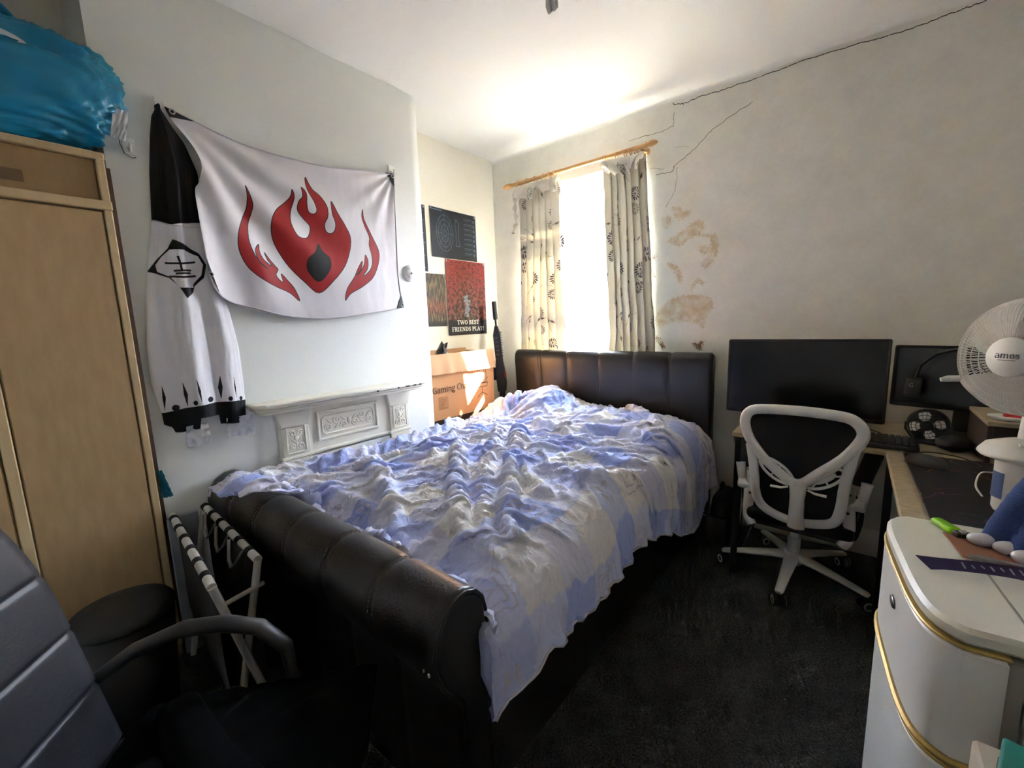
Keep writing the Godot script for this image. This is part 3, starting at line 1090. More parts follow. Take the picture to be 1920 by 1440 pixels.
func duvet_print() -> Image:
	var n := 256
	var im := Image.create(n, n, false, Image.FORMAT_RGB8)
	var pale := [Color(0.90, 0.885, 0.895), Color(0.87, 0.86, 0.89), Color(0.92, 0.91, 0.91)]
	var mid := [Color(0.80, 0.82, 0.93), Color(0.84, 0.845, 0.92)]
	var blue := [Color(0.68, 0.73, 0.92), Color(0.72, 0.75, 0.90), Color(0.64, 0.68, 0.87)]
	var pick := RandomNumberGenerator.new()
	pick.seed = 77
	var cell := []
	for k in 144:
		var odd := k % 12 % 2 + int(k / 12) % 2
		cell.append(pale[pick.randi() % 3] if odd == 0 else mid[pick.randi() % 2] if odd == 1 else blue[pick.randi() % 3])
	for y in n:
		for x in n:
			var wx := x + 2.0 * noise.get_noise_2d(x * 0.4, y * 0.4)
			var wy := y + 2.0 * noise.get_noise_2d(x * 0.4 + 500, y * 0.4)
			var cx := clampi(int(wx / 21.4), 0, 11)
			var cy := clampi(int(wy / 21.4), 0, 11)
			var c: Color = cell[cy * 12 + cx]
			var k := 0.03 * noise.get_noise_2d(x * 5.0 + 77, y * 5.0)
			im.set_pixel(x, y, Color(c.r + k, c.g + k, c.b + k))
	im.resize(1024, 1024, Image.INTERPOLATE_CUBIC)
	# small printed squares and leaf sprigs in some of the patches
	var faint := Color(0.77, 0.75, 0.82)
	for k in 144:
		var at := Vector2((k % 12) * 85.6 + 43, int(k / 12) * 85.6 + 43)
		if k % 5 == 2:
			for s in [26.0, 18.0]:
				draw_line_on(im, PackedVector2Array([at + Vector2(-s, -s), at + Vector2(s, -s), at + Vector2(s, s), at + Vector2(-s, s), at + Vector2(-s, -s)]), 2.4, faint)
			draw_line_on(im, PackedVector2Array([at + Vector2(-8, 8), at + Vector2(0, -9), at + Vector2(8, 8)]), 2.4, faint)
		elif k % 7 == 3:
			for a in 5:
				var d := Vector2.from_angle(a * TAU / 5)
				disc(im, at + d * 15, 8, 5, faint)
	return im


# fine creases of slept-in cotton
func crease_normals() -> Image:
	var n := 1024
	var data := PackedByteArray()
	data.resize(n * n)
	var f := FastNoiseLite.new()
	f.seed = 23
	f.frequency = 0.02
	f.fractal_octaves = 2
	for y in n:
		for x in n:
			var wx := x + 26.0 * noise.get_noise_2d(x * 0.12, y * 0.12)
			var wy := y + 26.0 * noise.get_noise_2d(x * 0.12 + 700, y * 0.12)
			var a := 1.0 - absf(f.get_noise_2d(wx * 1.1, wy * 0.45)) * 2.2
			var b := 1.0 - absf(f.get_noise_2d(wx * 0.7 + 900, wy * 1.5)) * 2.2
			var k := 0.5 * a * a * a + 0.4 * b * b * b + 0.06 * f.get_noise_2d(x * 9.0, y * 9.0)
			data[y * n + x] = clampi(int(70 + k * 120.0), 0, 255)
	var im := Image.create_from_data(n, n, false, Image.FORMAT_L8, data)
	im.convert(Image.FORMAT_RGBA8)
	im.bump_map_to_normal_map(3.6)
	return im


func build_duvet() -> void:
	var nu := 168
	var nv := 190
	var w := nu + 1
	var pos := PackedVector3Array()
	var prev := PackedVector3Array()
	pos.resize(w * (nv + 1))
	var slack := PackedFloat32Array()
	slack.resize(pos.size())
	for j in nv + 1:
		for i in w:
			var v := float(j) / nv
			var s := float(i) / nu
			var across := 1.405
			var hang := 0.075 + 0.15 * exp(-pow((v - 0.2) / 0.15, 2)) - 0.02 * exp(-pow((v - 0.97) / 0.06, 2)) + 0.02 * sin(v * 19.0) + 0.02 * noise.get_noise_1d(v * 60)
			var d := s * (across + hang)
			var x := -2.012 + minf(d, across)
			var zend := 2.13 + 0.17 * (1.0 - smoothstep(-1.82, -1.5, x)) + 0.02 * smoothstep(-0.7, -0.612, x)
			var z0 := 0.205 + 0.03 * noise.get_noise_1d(x * 30) + 0.12 * exp(-pow((x + 1.76) / 0.06, 2))
			var z := lerpf(z0, zend, v)
			var y := bed_height(x, z) + 0.006
			if d > across:
				y = bed_height(-0.612, minf(z, 2.1)) - (d - across)
				x = -0.6 + 0.02 * sin(z * 13.0 + 1.0) * (d - across) * 2.4 + 0.05 * (d - across)
			pos[j * w + i] = Vector3(x, y, z) + Vector3(0.003, 0.006, 0.003) * rng.randf_range(-1, 1)
			slack[j * w + i] = 1.0
	var rest_u := PackedFloat32Array()
	var rest_v := PackedFloat32Array()
	rest_u.resize(pos.size())
	rest_v.resize(pos.size())
	for j in nv + 1:
		for i in w:
			var a := j * w + i
			var p := pos[a]
			var k := smoothstep(-0.1, 0.6, noise.get_noise_2d(p.x * 16.0 + 15, p.z * 16.0))
			var top := 1.0 if i < nu * 0.86 else 0.3
			var su := 1.012 + 0.045 * k * top
			var sv := 1.008 + 0.03 * (1.0 - k) * top
			# the long folds down the middle, and the bunched part beside the right shoulder
			su += 0.11 * exp(-(pow((p.x + 1.45) / 0.3, 2) + pow((p.z - 1.35) / 0.4, 2))) * top
			sv += 0.12 * exp(-(pow((p.x + 1.05) / 0.32, 2) + pow((p.z - 0.85) / 0.28, 2))) * top
			su += 0.05 * exp(-(pow((p.x + 0.8) / 0.2, 2) + pow((p.z - 0.9) / 0.3, 2)))
			sv += 0.06 * exp(-(pow((p.x + 1.6) / 0.3, 2) + pow((p.z - 0.75) / 0.14, 2)))
			if i < nu:
				rest_u[a] = pos[a].distance_to(pos[a + 1]) * su
			if j < nv:
				rest_v[a] = pos[a].distance_to(pos[a + w]) * sv
	prev = pos.duplicate()
	var total := pos.size()
	for step in 95:
		var g := -0.00055 if step > 25 else -0.0001
		for a in total:
			var p := pos[a]
			var d := (p - prev[a]) * 0.86
			prev[a] = p
			pos[a] = Vector3(p.x + d.x, p.y + d.y + g, p.z + d.z)
		for pas in 2:
			for j in nv + 1:
				var row := j * w
				for i in nu:
					var a := row + i
					var e := pos[a + 1] - pos[a]
					var l := e.length()
					e *= 0.5 * (l - rest_u[a]) / maxf(l, 1e-6)
					pos[a] += e
					pos[a + 1] -= e
			for j in nv:
				var row := j * w
				for i in w:
					var a := row + i
					var e := pos[a + w] - pos[a]
					var l := e.length()
					e *= 0.5 * (l - rest_v[a]) / maxf(l, 1e-6)
					pos[a] += e
					pos[a + w] -= e
		# diagonals keep it from shearing, longer spans keep folds from being too sharp
		for j in nv:
			var row := j * w
			for i in nu:
				var a := row + i
				var r := sqrt(rest_u[a] * rest_u[a] + rest_v[a] * rest_v[a])
				var e := pos[a + w + 1] - pos[a]
				var l := e.length()
				e *= 0.22 * (l - r) / maxf(l, 1e-6)
				pos[a] += e
				pos[a + w + 1] -= e
				e = pos[a + w] - pos[a + 1]
				l = e.length()
				e *= 0.22 * (l - r) / maxf(l, 1e-6)
				pos[a + 1] += e
				pos[a + w] -= e
		for j in nv + 1:
			var row := j * w
			for i in nu - 3:
				var a := row + i
				var r := (rest_u[a] + rest_u[a + 1] + rest_u[a + 2]) * 0.985
				var e := pos[a + 3] - pos[a]
				var l := e.length()
				if l < r:
					e *= 0.14 * (l - r) / maxf(l, 1e-6)
					pos[a] += e
					pos[a + 3] -= e
		for j in nv - 3:
			var row := j * w
			for i in w:
				var a := row + i
				var r := (rest_v[a] + rest_v[a + w] + rest_v[a + 2 * w]) * 0.985
				var e := pos[a + 3 * w] - pos[a]
				var l := e.length()
				if l < r:
					e *= 0.14 * (l - r) / maxf(l, 1e-6)
					pos[a] += e
					pos[a + 3 * w] -= e
		for a in total:
			var p := pos[a]
			p.x = maxf(p.x, -2.018)
			if p.x > -1.55 and p.x < -0.64:
				p.z = minf(p.z, 2.135)
			p.z = maxf(p.z, 0.205)
			if p.x < -0.612:
				var h := bed_height_fast(p.x, p.z)
				if p.y < h:
					if p.x > -0.66 and p.y < h - 0.06:
						p.x = -0.612
					else:
						p.y = h
						# friction
						p.x = lerpf(p.x, prev[a].x, 0.75)
						p.z = lerpf(p.z, prev[a].z, 0.75)
			elif p.x < -0.6 and p.y < 0.55:
				p.x = maxf(p.x, -0.608)
			if p.y < 0.02:
				p.y = 0.02
			pos[a] = p
	# two skins with a rolled rim
	var nrm := PackedVector3Array()
	nrm.resize(total)
	for j in nv + 1:
		for i in w:
			var du := pos[j * w + mini(i + 1, nu)] - pos[j * w + maxi(i - 1, 0)]
			var dv := pos[mini(j + 1, nv) * w + i] - pos[maxi(j - 1, 0) * w + i]
			nrm[j * w + i] = dv.cross(du).normalized()
	var st := S()
	var top := func(u: float, v: float) -> Vector3:
		return pos[int(round(v * nv)) * w + int(round(u * nu))]
	var low := func(u: float, v: float) -> Vector3:
		var a := int(round(v * nv)) * w + int(round((1 - u) * nu))
		return pos[a] - nrm[a] * 0.01
	var uvf := func(u: float, v: float) -> Vector2: return Vector2(u * 0.98, v)
	var uvb := func(u: float, v: float) -> Vector2: return Vector2((1 - u) * 0.98, v)
	# v runs towards +z and u towards +x, so the upper skin is laid u reversed
	sheet(st, nu, nv, func(u: float, v: float) -> Vector3: return top.call(1 - u, v), uvb, 1)
	sheet(st, nu, nv, func(u: float, v: float) -> Vector3: return low.call(1 - u, v), uvf, 2)
	st.set_smooth_group(3)
	var rim := []
	for i in nu:
		rim.append([i, i + 1])
	for j in nv:
		rim.append([nu + j * w, nu + (j + 1) * w])
	for i in nu:
		rim.append([nv * w + nu - i, nv * w + nu - i - 1])
	for j in nv:
		rim.append([(nv - j) * w, (nv - j - 1) * w])
	for e in rim:
		var a: int = e[0]
		var b: int = e[1]
		for k in [[pos[a], a], [pos[b], b], [pos[b] - nrm[b] * 0.01, b], [pos[a], a], [pos[b] - nrm[b] * 0.01, b], [pos[a] - nrm[a] * 0.01, a]]:
			st.set_uv(Vector2(float(k[1] % w) / nu * 0.98, float(k[1] / w) / nv))
			st.add_vertex(k[0])
	var m := printed("duvet_print", duvet_print(), 0.9, 0.25)
	m.normal_enabled = true
	m.normal_texture = ImageTexture.create_from_image(crease_normals())
	var o := thing("duvet", "rumpled duvet in blue-lilac and cream patches spread over the bed", "duvet", Vector3(-1.3, 0.66, 1.2))
	part_w("cover", st, m, o)
	# stitched hem along the hanging side
	st = S()
	var line := []
	for j in range(0, nv + 1, 2):
		line.append(pos[j * w + nu])
	tube(st, line, 0.0045, 5)
	part_w("hem", st, mat("hem", rgb(206, 200, 206), 0.9), o)


var height_cache := PackedFloat32Array()


func bed_height_fast(x: float, z: float) -> float:
	if height_cache.is_empty():
		for j in 231:
			for i in 161:
				height_cache.append(bed_height(-2.1 + i * 0.01, 0.1 + j * 0.01))
	var fx := clampf((x + 2.1) * 100.0, 0, 159.99)
	var fz := clampf((z - 0.1) * 100.0, 0, 229.99)
	var i := int(fx)
	var j := int(fz)
	fx -= i
	fz -= j
	var a := j * 161 + i
	return lerpf(lerpf(height_cache[a], height_cache[a + 1], fx), lerpf(height_cache[a + 161], height_cache[a + 162], fx), fz)


# ---------------------------------------------------------------- wardrobe
func wood(key: String, a: Color, b: Color, scale: Vector3, rough := 0.55) -> StandardMaterial3D:
	if mats.has(key):
		return mats[key]
	var m := mat(key, Color.WHITE, rough, 0.0, 0.4)
	tint(m, a, b, 0.035, scale, 31, 4)
	return m


func build_wardrobe() -> void:
	var o := thing("wardrobe", "light oak-effect wardrobe beside the chimney breast, bag on top", "wardrobe", Vector3(-2.2, 0, 2.9))
	var oak := wood("oak_foil", rgb(172, 142, 102), rgb(184, 155, 114), Vector3(1.6, 0.35, 1.6))
	var edge := wood("oak_edge", rgb(192, 166, 126), rgb(202, 176, 136), Vector3(3.2, 0.7, 3.2))
	var dark := mat("wardrobe_back", rgb(78, 60, 44), 0.8)
	var X := -2.02
	var Z0 := 2.462
	var Z1 := 3.15
	var st := S()
	box(st, Vector3(-2.21, 0.95, (Z0 + Z1) / 2), Vector3(0.34, 1.9, Z1 - Z0), 0.002)
	part_w("carcass", st, oak, o)
	st = S()
	box(st, Vector3(-2.05, 0.93, 2.4535), Vector3(0.024, 1.86, 0.014), 0.001)
	part_w("filler_strip", st, dark, o)
	# frame in front of the carcass
	for r in [[Z0, Z0 + 0.022, 0.06, 1.9], [2.785, 2.812, 0.06, 1.712], [Z1 - 0.022, Z1, 0.06, 1.9]]:
		st = S()
		box(st, Vector3(X - 0.008, (r[2] + r[3]) / 2, (r[0] + r[1]) / 2), Vector3(0.026, r[3] - r[2], r[1] - r[0]), 0.003)
		part_w("stile", st, edge, o)
	st = S()
	box(st, Vector3(X - 0.004, 1.728, (Z0 + Z1) / 2), Vector3(0.034, 0.03, Z1 - Z0 + 0.002), 0.003)
	part_w("rail", st, edge, o)
	st = S()
	box(st, Vector3(X - 0.006, 1.888, (Z0 + Z1) / 2), Vector3(0.03, 0.024, Z1 - Z0 + 0.002), 0.003)
	part_w("cornice", st, edge, o)
	st = S()
	box(st, Vector3(-2.045, 0.03, (Z0 + Z1) / 2), Vector3(0.03, 0.06, Z1 - Z0 - 0.02), 0.002)
	part_w("plinth", st, oak, o)
	for r in [[Z0 + 0.026, 2.781], [2.816, Z1 - 0.026]]:
		st = S()
		box(st, Vector3(X - 0.006, 0.885, (r[0] + r[1]) / 2), Vector3(0.018, 1.645, r[1] - r[0]), 0.003)
		part_w("door", st, oak, o)
		st = S()
		box(st, Vector3(X - 0.014, 1.81, (r[0] + r[1]) / 2), Vector3(0.014, 0.13, r[1] - r[0]), 0.002)
		part_w("top_panel", st, wood("oak_dark", rgb(146, 116, 80), rgb(158, 128, 90), Vector3(1.6, 0.35, 1.6)), o)
	# the patch where a sticker has been pulled off
	st = S()
	box(st, Vector3(X - 0.0065, 1.785, 2.71), Vector3(0.0012, 0.036, 0.11), 0.0004)
	part_w("glue_patch", st, mat("glue", rgb(104, 78, 50), 0.6), o)


# ---------------------------------------------------------------- desk
func build_desk() -> void:
	var top := wood("desk_wood", rgb(150, 134, 108), rgb(186, 170, 140), Vector3(0.9, 4.0, 4.0), 0.5)
	var black := mat("black_metal", rgb(24, 24, 25), 0.45, 0.3)
	var o := thing("corner_desk", "pale wood L-shaped desk on black metal legs along the wall", "desk", Vector3(0.1, 0, 0.6))
	var st := S()
	box(st, Vector3(0.15, 0.729, 0.345), Vector3(1.14, 0.02, 0.59), 0.003)
	part_w("desk_top", st, top, o)
	st = S()
	box(st, Vector3(0.425, 0.729, 1.025), Vector3(0.59, 0.02, 0.766), 0.003)
	part_w("wing_top", st, top, o)
	for e in [[Vector3(-0.4, 0.72, 0.58), Vector3(-0.4, 0, 0.58)], [Vector3(-0.4, 0.72, 0.52), Vector3(-0.46, 0, 0.2)], [Vector3(0.15, 0.72, 0.6), Vector3(0.15, 0, 0.6)], [Vector3(0.16, 0.72, 1.385), Vector3(0.16, 0, 1.385)], [Vector3(0.69, 0.72, 0.09), Vector3(0.69, 0, 0.09)], [Vector3(0.69, 0.72, 1.385), Vector3(0.69, 0, 1.385)], [Vector3(-0.4, 0.72, 0.08), Vector3(-0.4, 0, 0.08)]]:
		st = S()
		var d: Vector3 = e[0] - e[1]
		box(st, Vector3(0, d.length() / 2, 0), Vector3(0.026, d.length(), 0.026), 0.003, aim(e[1], d))
		part_w("leg", st, black, o)
	for e in [[Vector3(-0.4, 0.705, 0.06), Vector3(-0.4, 0.705, 0.6)], [Vector3(-0.4, 0.06, 0.1), Vector3(-0.4, 0.06, 0.57)], [Vector3(-0.4, 0.705, 0.1), Vector3(0.69, 0.705, 0.1)], [Vector3(0.16, 0.705, 0.62), Vector3(0.16, 0.705, 1.385)]]:
		st = S()
		var d: Vector3 = e[1] - e[0]
		box(st, Vector3(0, d.length() / 2, 0), Vector3(0.022, d.length(), 0.022), 0.003, aim(e[0], d))
		part_w("rail", st, black, o)


# ---------------------------------------------------------------- fridge
func fridge_front(z: float, out: float) -> float:
	# bowed front, in the fridge's own axes: x towards the room is negative
	var t := (z - 0.2225) / 0.2225
	return 0.03 - (out + 0.03) * (1.0 - 0.42 * t * t * t * t - 0.5 * pow(absf(t), 14.0))


func fridge_slab(st: SurfaceTool, y0: float, y1: float, out: float, back: float, b: float, inset := 0.0) -> void:
	var q := PackedVector2Array()
	var n := 24
	for i in n + 1:
		var z := inset + (0.445 - 2 * inset) * (0.5 - 0.5 * cos(PI * i / n))
		q.append(Vector2(fridge_front(z, out) + inset * 0.3, -z))
	q.append(Vector2(back, inset - 0.445))
	q.append(Vector2(back, -inset))
	# outline is in (x, -z); pulled up along y
	prism(st, q, y0, y1, Transform3D(Basis(Vector3(1, 0, 0), Vector3(0, 0, -1), Vector3(0, 1, 0)), Vector3.ZERO), b)


func build_fridge() -> void:
	var white := mat("fridge_enamel", rgb(226, 225, 220), 0.35)
	var top := mat("fridge_top", rgb(222, 218, 202), 0.4)
	var gold := mat("fridge_gold", rgb(188, 158, 92), 0.4, 0.35)
	var rubber := mat("door_seal", rgb(150, 146, 138), 0.8)
	var o := thing("fridge_freezer", "white under-counter fridge freezer with gold trimmed curved doors", "fridge", Vector3(0.1, 0, 1.475), deg_to_rad(5.5))
	var st := S()
	box(st, Vector3(0.325, 0.395, 0.2225), Vector3(0.45, 0.75, 0.43), 0.006)
	part("body", st, white, o)
	st = S()
	fridge_slab(st, 0.772, 0.8, 0.022, 0.55, 0.007)
	part("worktop", st, top, o)
	# raised rim lines of the worktop
	st = S()
	box(st, Vector3(0.1, 0.8005, 0.225), Vector3(0.004, 0.002, 0.36), 0.001)
	box(st, Vector3(0.32, 0.8005, 0.045), Vector3(0.44, 0.002, 0.004), 0.001)
	part("groove", st, mat("groove", rgb(140, 136, 124), 0.6), o)
	for d in [[0.565, 0.762, "freezer_door"], [0.045, 0.545, "fridge_door"]]:
		st = S()
		fridge_slab(st, d[0], d[1], 0.024, 0.072, 0.006, 0.002)
		var door := part(d[2], st, white, o)
		st = S()
		fridge_slab(st, d[1] + 0.0005, d[1] + 0.007, 0.026, 0.074, 0.002, 0.001)
		part("gold_trim", st, gold, door)
		if d[2] == "freezer_door":
			st = S()
			fridge_slab(st, d[0] - 0.012, d[0] - 0.0005, 0.03, 0.07, 0.004, 0.001)
			part("handle_trim", st, gold, door)
			st = S()
			lathe(st, [Vector2(0, 0), Vector2(0.02, 0), Vector2(0.018, 0.003), Vector2(0, 0.004)], 20, Transform3D(Basis(Vector3(0, 0.55, 0), Vector3(-1, 0, 0), Vector3(0, 0, 1)), Vector3(-0.0237, 0.7, 0.235)))
			part("badge", st, mat("badge", rgb(110, 112, 116), 0.3, 0.8), door)
		st = S()
		box(st, Vector3(0.086, (d[0] + d[1]) / 2, 0.2225), Vector3(0.026, d[1] - d[0] - 0.012, 0.41), 0.004)
		part("seal", st, rubber, door)


# ---------------------------------------------------------------- white office chair
func ring_points(l: Array, z_of: float, lean: float, steps := 3) -> Array:
	var o := []
	for p in smooth_loop(pairs(l), steps):
		o.append(Vector3(p.x, p.y, z_of + (p.y - 0.62) * lean))
	return o


func open_points(l: Array, z_of: float, lean: float, steps := 4) -> Array:
	var q := pairs(l)
	var o := []
	for i in q.size() - 1:
		for k in steps:
			var p := q[i].cubic_interpolate(q[i + 1], q[maxi(i - 1, 0)], q[mini(i + 2, q.size() - 1)], float(k) / steps)
			o.append(Vector3(p.x, p.y, z_of + (p.y - 0.62) * lean))
	o.append(Vector3(q[-1].x, q[-1].y, z_of + (q[-1].y - 0.62) * lean))
	return o


func build_office_chair() -> void:
	var white := mat("chair_white", rgb(232, 229, 222), 0.45)
	var black := mat("chair_black", rgb(20, 20, 21), 0.6)
	var net := mat("chair_mesh", Color(0.035, 0.035, 0.038, 0.93), 0.8)
	net.transparency = BaseMaterial3D.TRANSPARENCY_ALPHA
	var o := thing("office_chair", "white-framed office chair with black mesh back pushed up to desk", "chair", Vector3(-0.162, 0, 0.44), deg_to_rad(-3.0))
	var Z := 0.262
	var lean := 0.06
	# frame: a rounded triangle with its point down, a stem, and side struts to a lower band
	var st := S()
	var loop := [-0.178, 0.825, -0.16, 0.862, -0.115, 0.877, 0.02, 0.884, 0.155, 0.878, 0.205, 0.862, 0.232, 0.822, 0.222, 0.775, 0.175, 0.7, 0.1, 0.622, 0.06, 0.578, 0.035, 0.564, 0.01, 0.566, -0.03, 0.592, -0.1, 0.655, -0.148, 0.72, -0.172, 0.772]
	tube(st, ring_points(loop, Z, lean), 0.0215, 12, true, 0.62, Vector3(0, 0, 1))
	part("back_frame", st, white, o)
	st = S()
	for l in [[-0.155, 0.71, -0.143, 0.64, -0.135, 0.57, -0.128, 0.49, -0.105, 0.432, -0.05, 0.398, 0.032, 0.384, 0.115, 0.398, 0.165, 0.425, 0.182, 0.49, 0.187, 0.57, 0.196, 0.65, 0.208, 0.74]]:
		tube(st, open_points(l, Z - 0.005, lean), 0.02, 12, false, 0.6, Vector3(0, 0, 1))
	part("lower_frame", st, white, o)
	st = S()
	tube(st, [Vector3(0.034, 0.58, Z + 0.004), Vector3(0.034, 0.5, Z + 0.012), Vector3(0.034, 0.43, Z + 0.012), Vector3(0.034, 0.365, Z - 0.005)], [0.034, 0.027, 0.028, 0.033], 12, false, 0.45, Vector3(0, 0, 1))
	part("stem", st, white, o)
	# black mesh stretched over the frame
	st = S()
	var fabric := PackedVector2Array()
	for p in smooth_loop(pairs([-0.178, 0.825, -0.16, 0.862, -0.115, 0.877, 0.02, 0.884, 0.155, 0.878, 0.205, 0.862, 0.232, 0.822, 0.222, 0.775, 0.2, 0.7, 0.19, 0.57, 0.182, 0.49, 0.165, 0.425, 0.115, 0.398, 0.032, 0.384, -0.05, 0.398, -0.105, 0.432, -0.128, 0.49, -0.138, 0.57, -0.15, 0.7, -0.172, 0.772]), 2):
		fabric.append(p)
	prism(st, fabric, -0.002, 0.0, Transform3D(Basis(Vector3.RIGHT, Vector3(0, 1, lean), Vector3(0, 0, 1)), Vector3(0, 0, Z - 0.014 - 0.62 * lean)))
	part("mesh_back", st, net, o)
	# lumbar wings with slots
	for s in [-1.0, 1.0]:
		var t := Transform3D(Basis(Vector3.BACK, -s * -0.62), Vector3(0.034 + s * 0.085, 0.605, Z - 0.004))
		st = S()
		var ring := []
		for k in 28:
			ring.append(t * Vector3(cos(k * TAU / 28) * 0.075, sin(k * TAU / 28) * 0.034, 0))
		tube(st, ring, 0.0065, 6, true, 0.6, Vector3(0, 0, 1))
		var wing := part("lumbar_wing", st, white, o)
		st = S()
		var q := PackedVector2Array()
		for k in 24:
			q.append(Vector2(cos(k * TAU / 24) * 0.048, sin(k * TAU / 24) * 0.017))
		prism(st, q, -0.004, 0.004, t, 0.0015)
		for a in [0.5, 1.6, 2.6, 3.7, 4.7, 5.8]:
			var p0 := t * Vector3(cos(a) * 0.047, sin(a) * 0.016, 0)
			var p1 := t * Vector3(cos(a) * 0.072, sin(a) * 0.032, 0)
			tube(st, [p0, p1], 0.004, 5)
		part("slotted_plate", st, white, wing)
		st = S()
		tube(st, [Vector3(0.034 + s * 0.035, 0.548, Z + 0.01), Vector3(0.034 + s * 0.06, 0.54, Z + 0.016), Vector3(0.034 + s * 0.1, 0.538, Z + 0.016)], [0.006, 0.007, 0.008], 8, false, 0.7)
		part("lever", st, white, o)
	st = S()
	rbox(st, Vector3(0.034, 0.572, Z + 0.016), Vector3(0.036, 0.024, 0.012), 0.005, 2)
	part("clip", st, white, o)
	# arms: side brackets, pivots, and pads folded up
	for s in [-1.0, 1.0]:
		var bx := -0.158 if s < 0 else 0.2
		st = S()
		var q := open_points([bx, 0.56, bx + s * 0.004, 0.48, bx + s * 0.01, 0.4, bx + s * 0.008, 0.335, bx - s * 0.01, 0.3], 0.19, 0.0)
		tube(st, q, 0.022, 8, false, 0.42, Vector3(0, 0, 1))
		var br := part("arm_bracket", st, white, o)
		for y in [0.535, 0.455]:
			st = S()
			lathe(st, [Vector2(0, 0), Vector2(0.0065, 0), Vector2(0.005, 0.003), Vector2(0, 0.0032)], 10, aim(Vector3(bx + s * 0.003, y, 0.199), Vector3.BACK))
			part("bolt", st, mat("bolt", rgb(88, 70, 56), 0.5, 0.5), br)
		st = S()
		lathe(st, [Vector2(0, -0.005), Vector2(0.024, -0.005), Vector2(0.026, 0.01), Vector2(0.026, 0.04), Vector2(0.022, 0.046), Vector2(0, 0.046)], 18, aim(Vector3(bx + s * 0.012, 0.49, 0.175), Vector3(s, 0, 0)), true)
		part("arm_pivot", st, white, o)
		st = S()
		tube(st, [Vector3(bx + s * 0.04, 0.49, 0.172), Vector3(bx + s * 0.05, 0.54, 0.168), Vector3(bx + s * 0.056, 0.585, 0.16)], [0.018, 0.018, 0.021], 10)
		part("arm_post", st, white, o)
		st = S()
		rbox(st, Vector3.ZERO, Vector3(0.062, 0.16, 0.024), 0.011, 3, Transform3D(Basis(Vector3.BACK, s * -0.25) * Basis(Vector3.UP, 0.3), Vector3(bx + s * 0.052, 0.635, 0.13)))
		part("arm_pad", st, black, o)
	# seat
	st = S()
	rbox(st, Vector3(0.03, 0.36, -0.01), Vector3(0.42, 0.075, 0.44), 0.035, 4, Transform3D.IDENTITY, 0.012)
	part("seat", st, mat("seat_fabric", rgb(22, 22, 24), 0.95), o)
	st = S()
	rbox(st, Vector3(0.03, 0.315, -0.01), Vector3(0.38, 0.022, 0.4), 0.01, 2)
	box(st, Vector3(0.02, 0.29, 0.0), Vector3(0.16, 0.04, 0.2), 0.006)
	part("seat_pan", st, black, o)
	st = S()
	lathe(st, [Vector2(0, 0.09), Vector2(0.028, 0.09), Vector2(0.028, 0.2), Vector2(0.02, 0.2), Vector2(0.02, 0.28), Vector2(0, 0.28)], 18, Transform3D.IDENTITY, true)
	part("gas_column", st, white, o)
	st = S()
	lathe(st, [Vector2(0, 0.07), Vector2(0.04, 0.07), Vector2(0.045, 0.1), Vector2(0.04, 0.125), Vector2(0, 0.13)], 20)
	part("hub", st, white, o)
	for k in 5:
		var a := k * TAU / 5 + deg_to_rad(-1.0)
		var d := Vector3(sin(a), 0, cos(a))
		st = S()
		tube(st, [d * 0.02 + Vector3(0, 0.105, 0), d * 0.1 + Vector3(0, 0.1, 0), d * 0.2 + Vector3(0, 0.086, 0), d * 0.3 + Vector3(0, 0.07, 0), d * 0.312 + Vector3(0, 0.066, 0)], [0.034, 0.028, 0.022, 0.018, 0.013], 10, false, 0.62, Vector3.UP)
		part("star_leg", st, white, o)
		st = S()
		var side := d.rotated(Vector3.UP, PI / 2 + 0.5 + k * 0.4)
		var c := d * 0.3 + Vector3(0, 0.0, 0)
		for s in [-1.0, 1.0]:
			lathe(st, [Vector2(0, 0), Vector2(0.022, 0), Vector2(0.025, 0.003), Vector2(0.025, 0.014), Vector2(0.02, 0.018), Vector2(0, 0.019)], 18, aim(c + Vector3(0, 0.025, 0) + side * s * 0.006, side * s))
		tube(st, [c + Vector3(0, 0.03, 0), c + Vector3(0, 0.066, 0)], 0.008, 8)
		var w := part("caster", st, black, o)
		st = S()
		for s in [-1.0, 1.0]:
			lathe(st, [Vector2(0.013, 0), Vector2(0.02, 0), Vector2(0.02, 0.002), Vector2(0.013, 0.0025)], 18, aim(c + Vector3(0, 0.025, 0) + side * s * 0.0245, side * s))
		part("wheel_ring", st, mat("wheel_ring", rgb(196, 194, 188), 0.5), w)


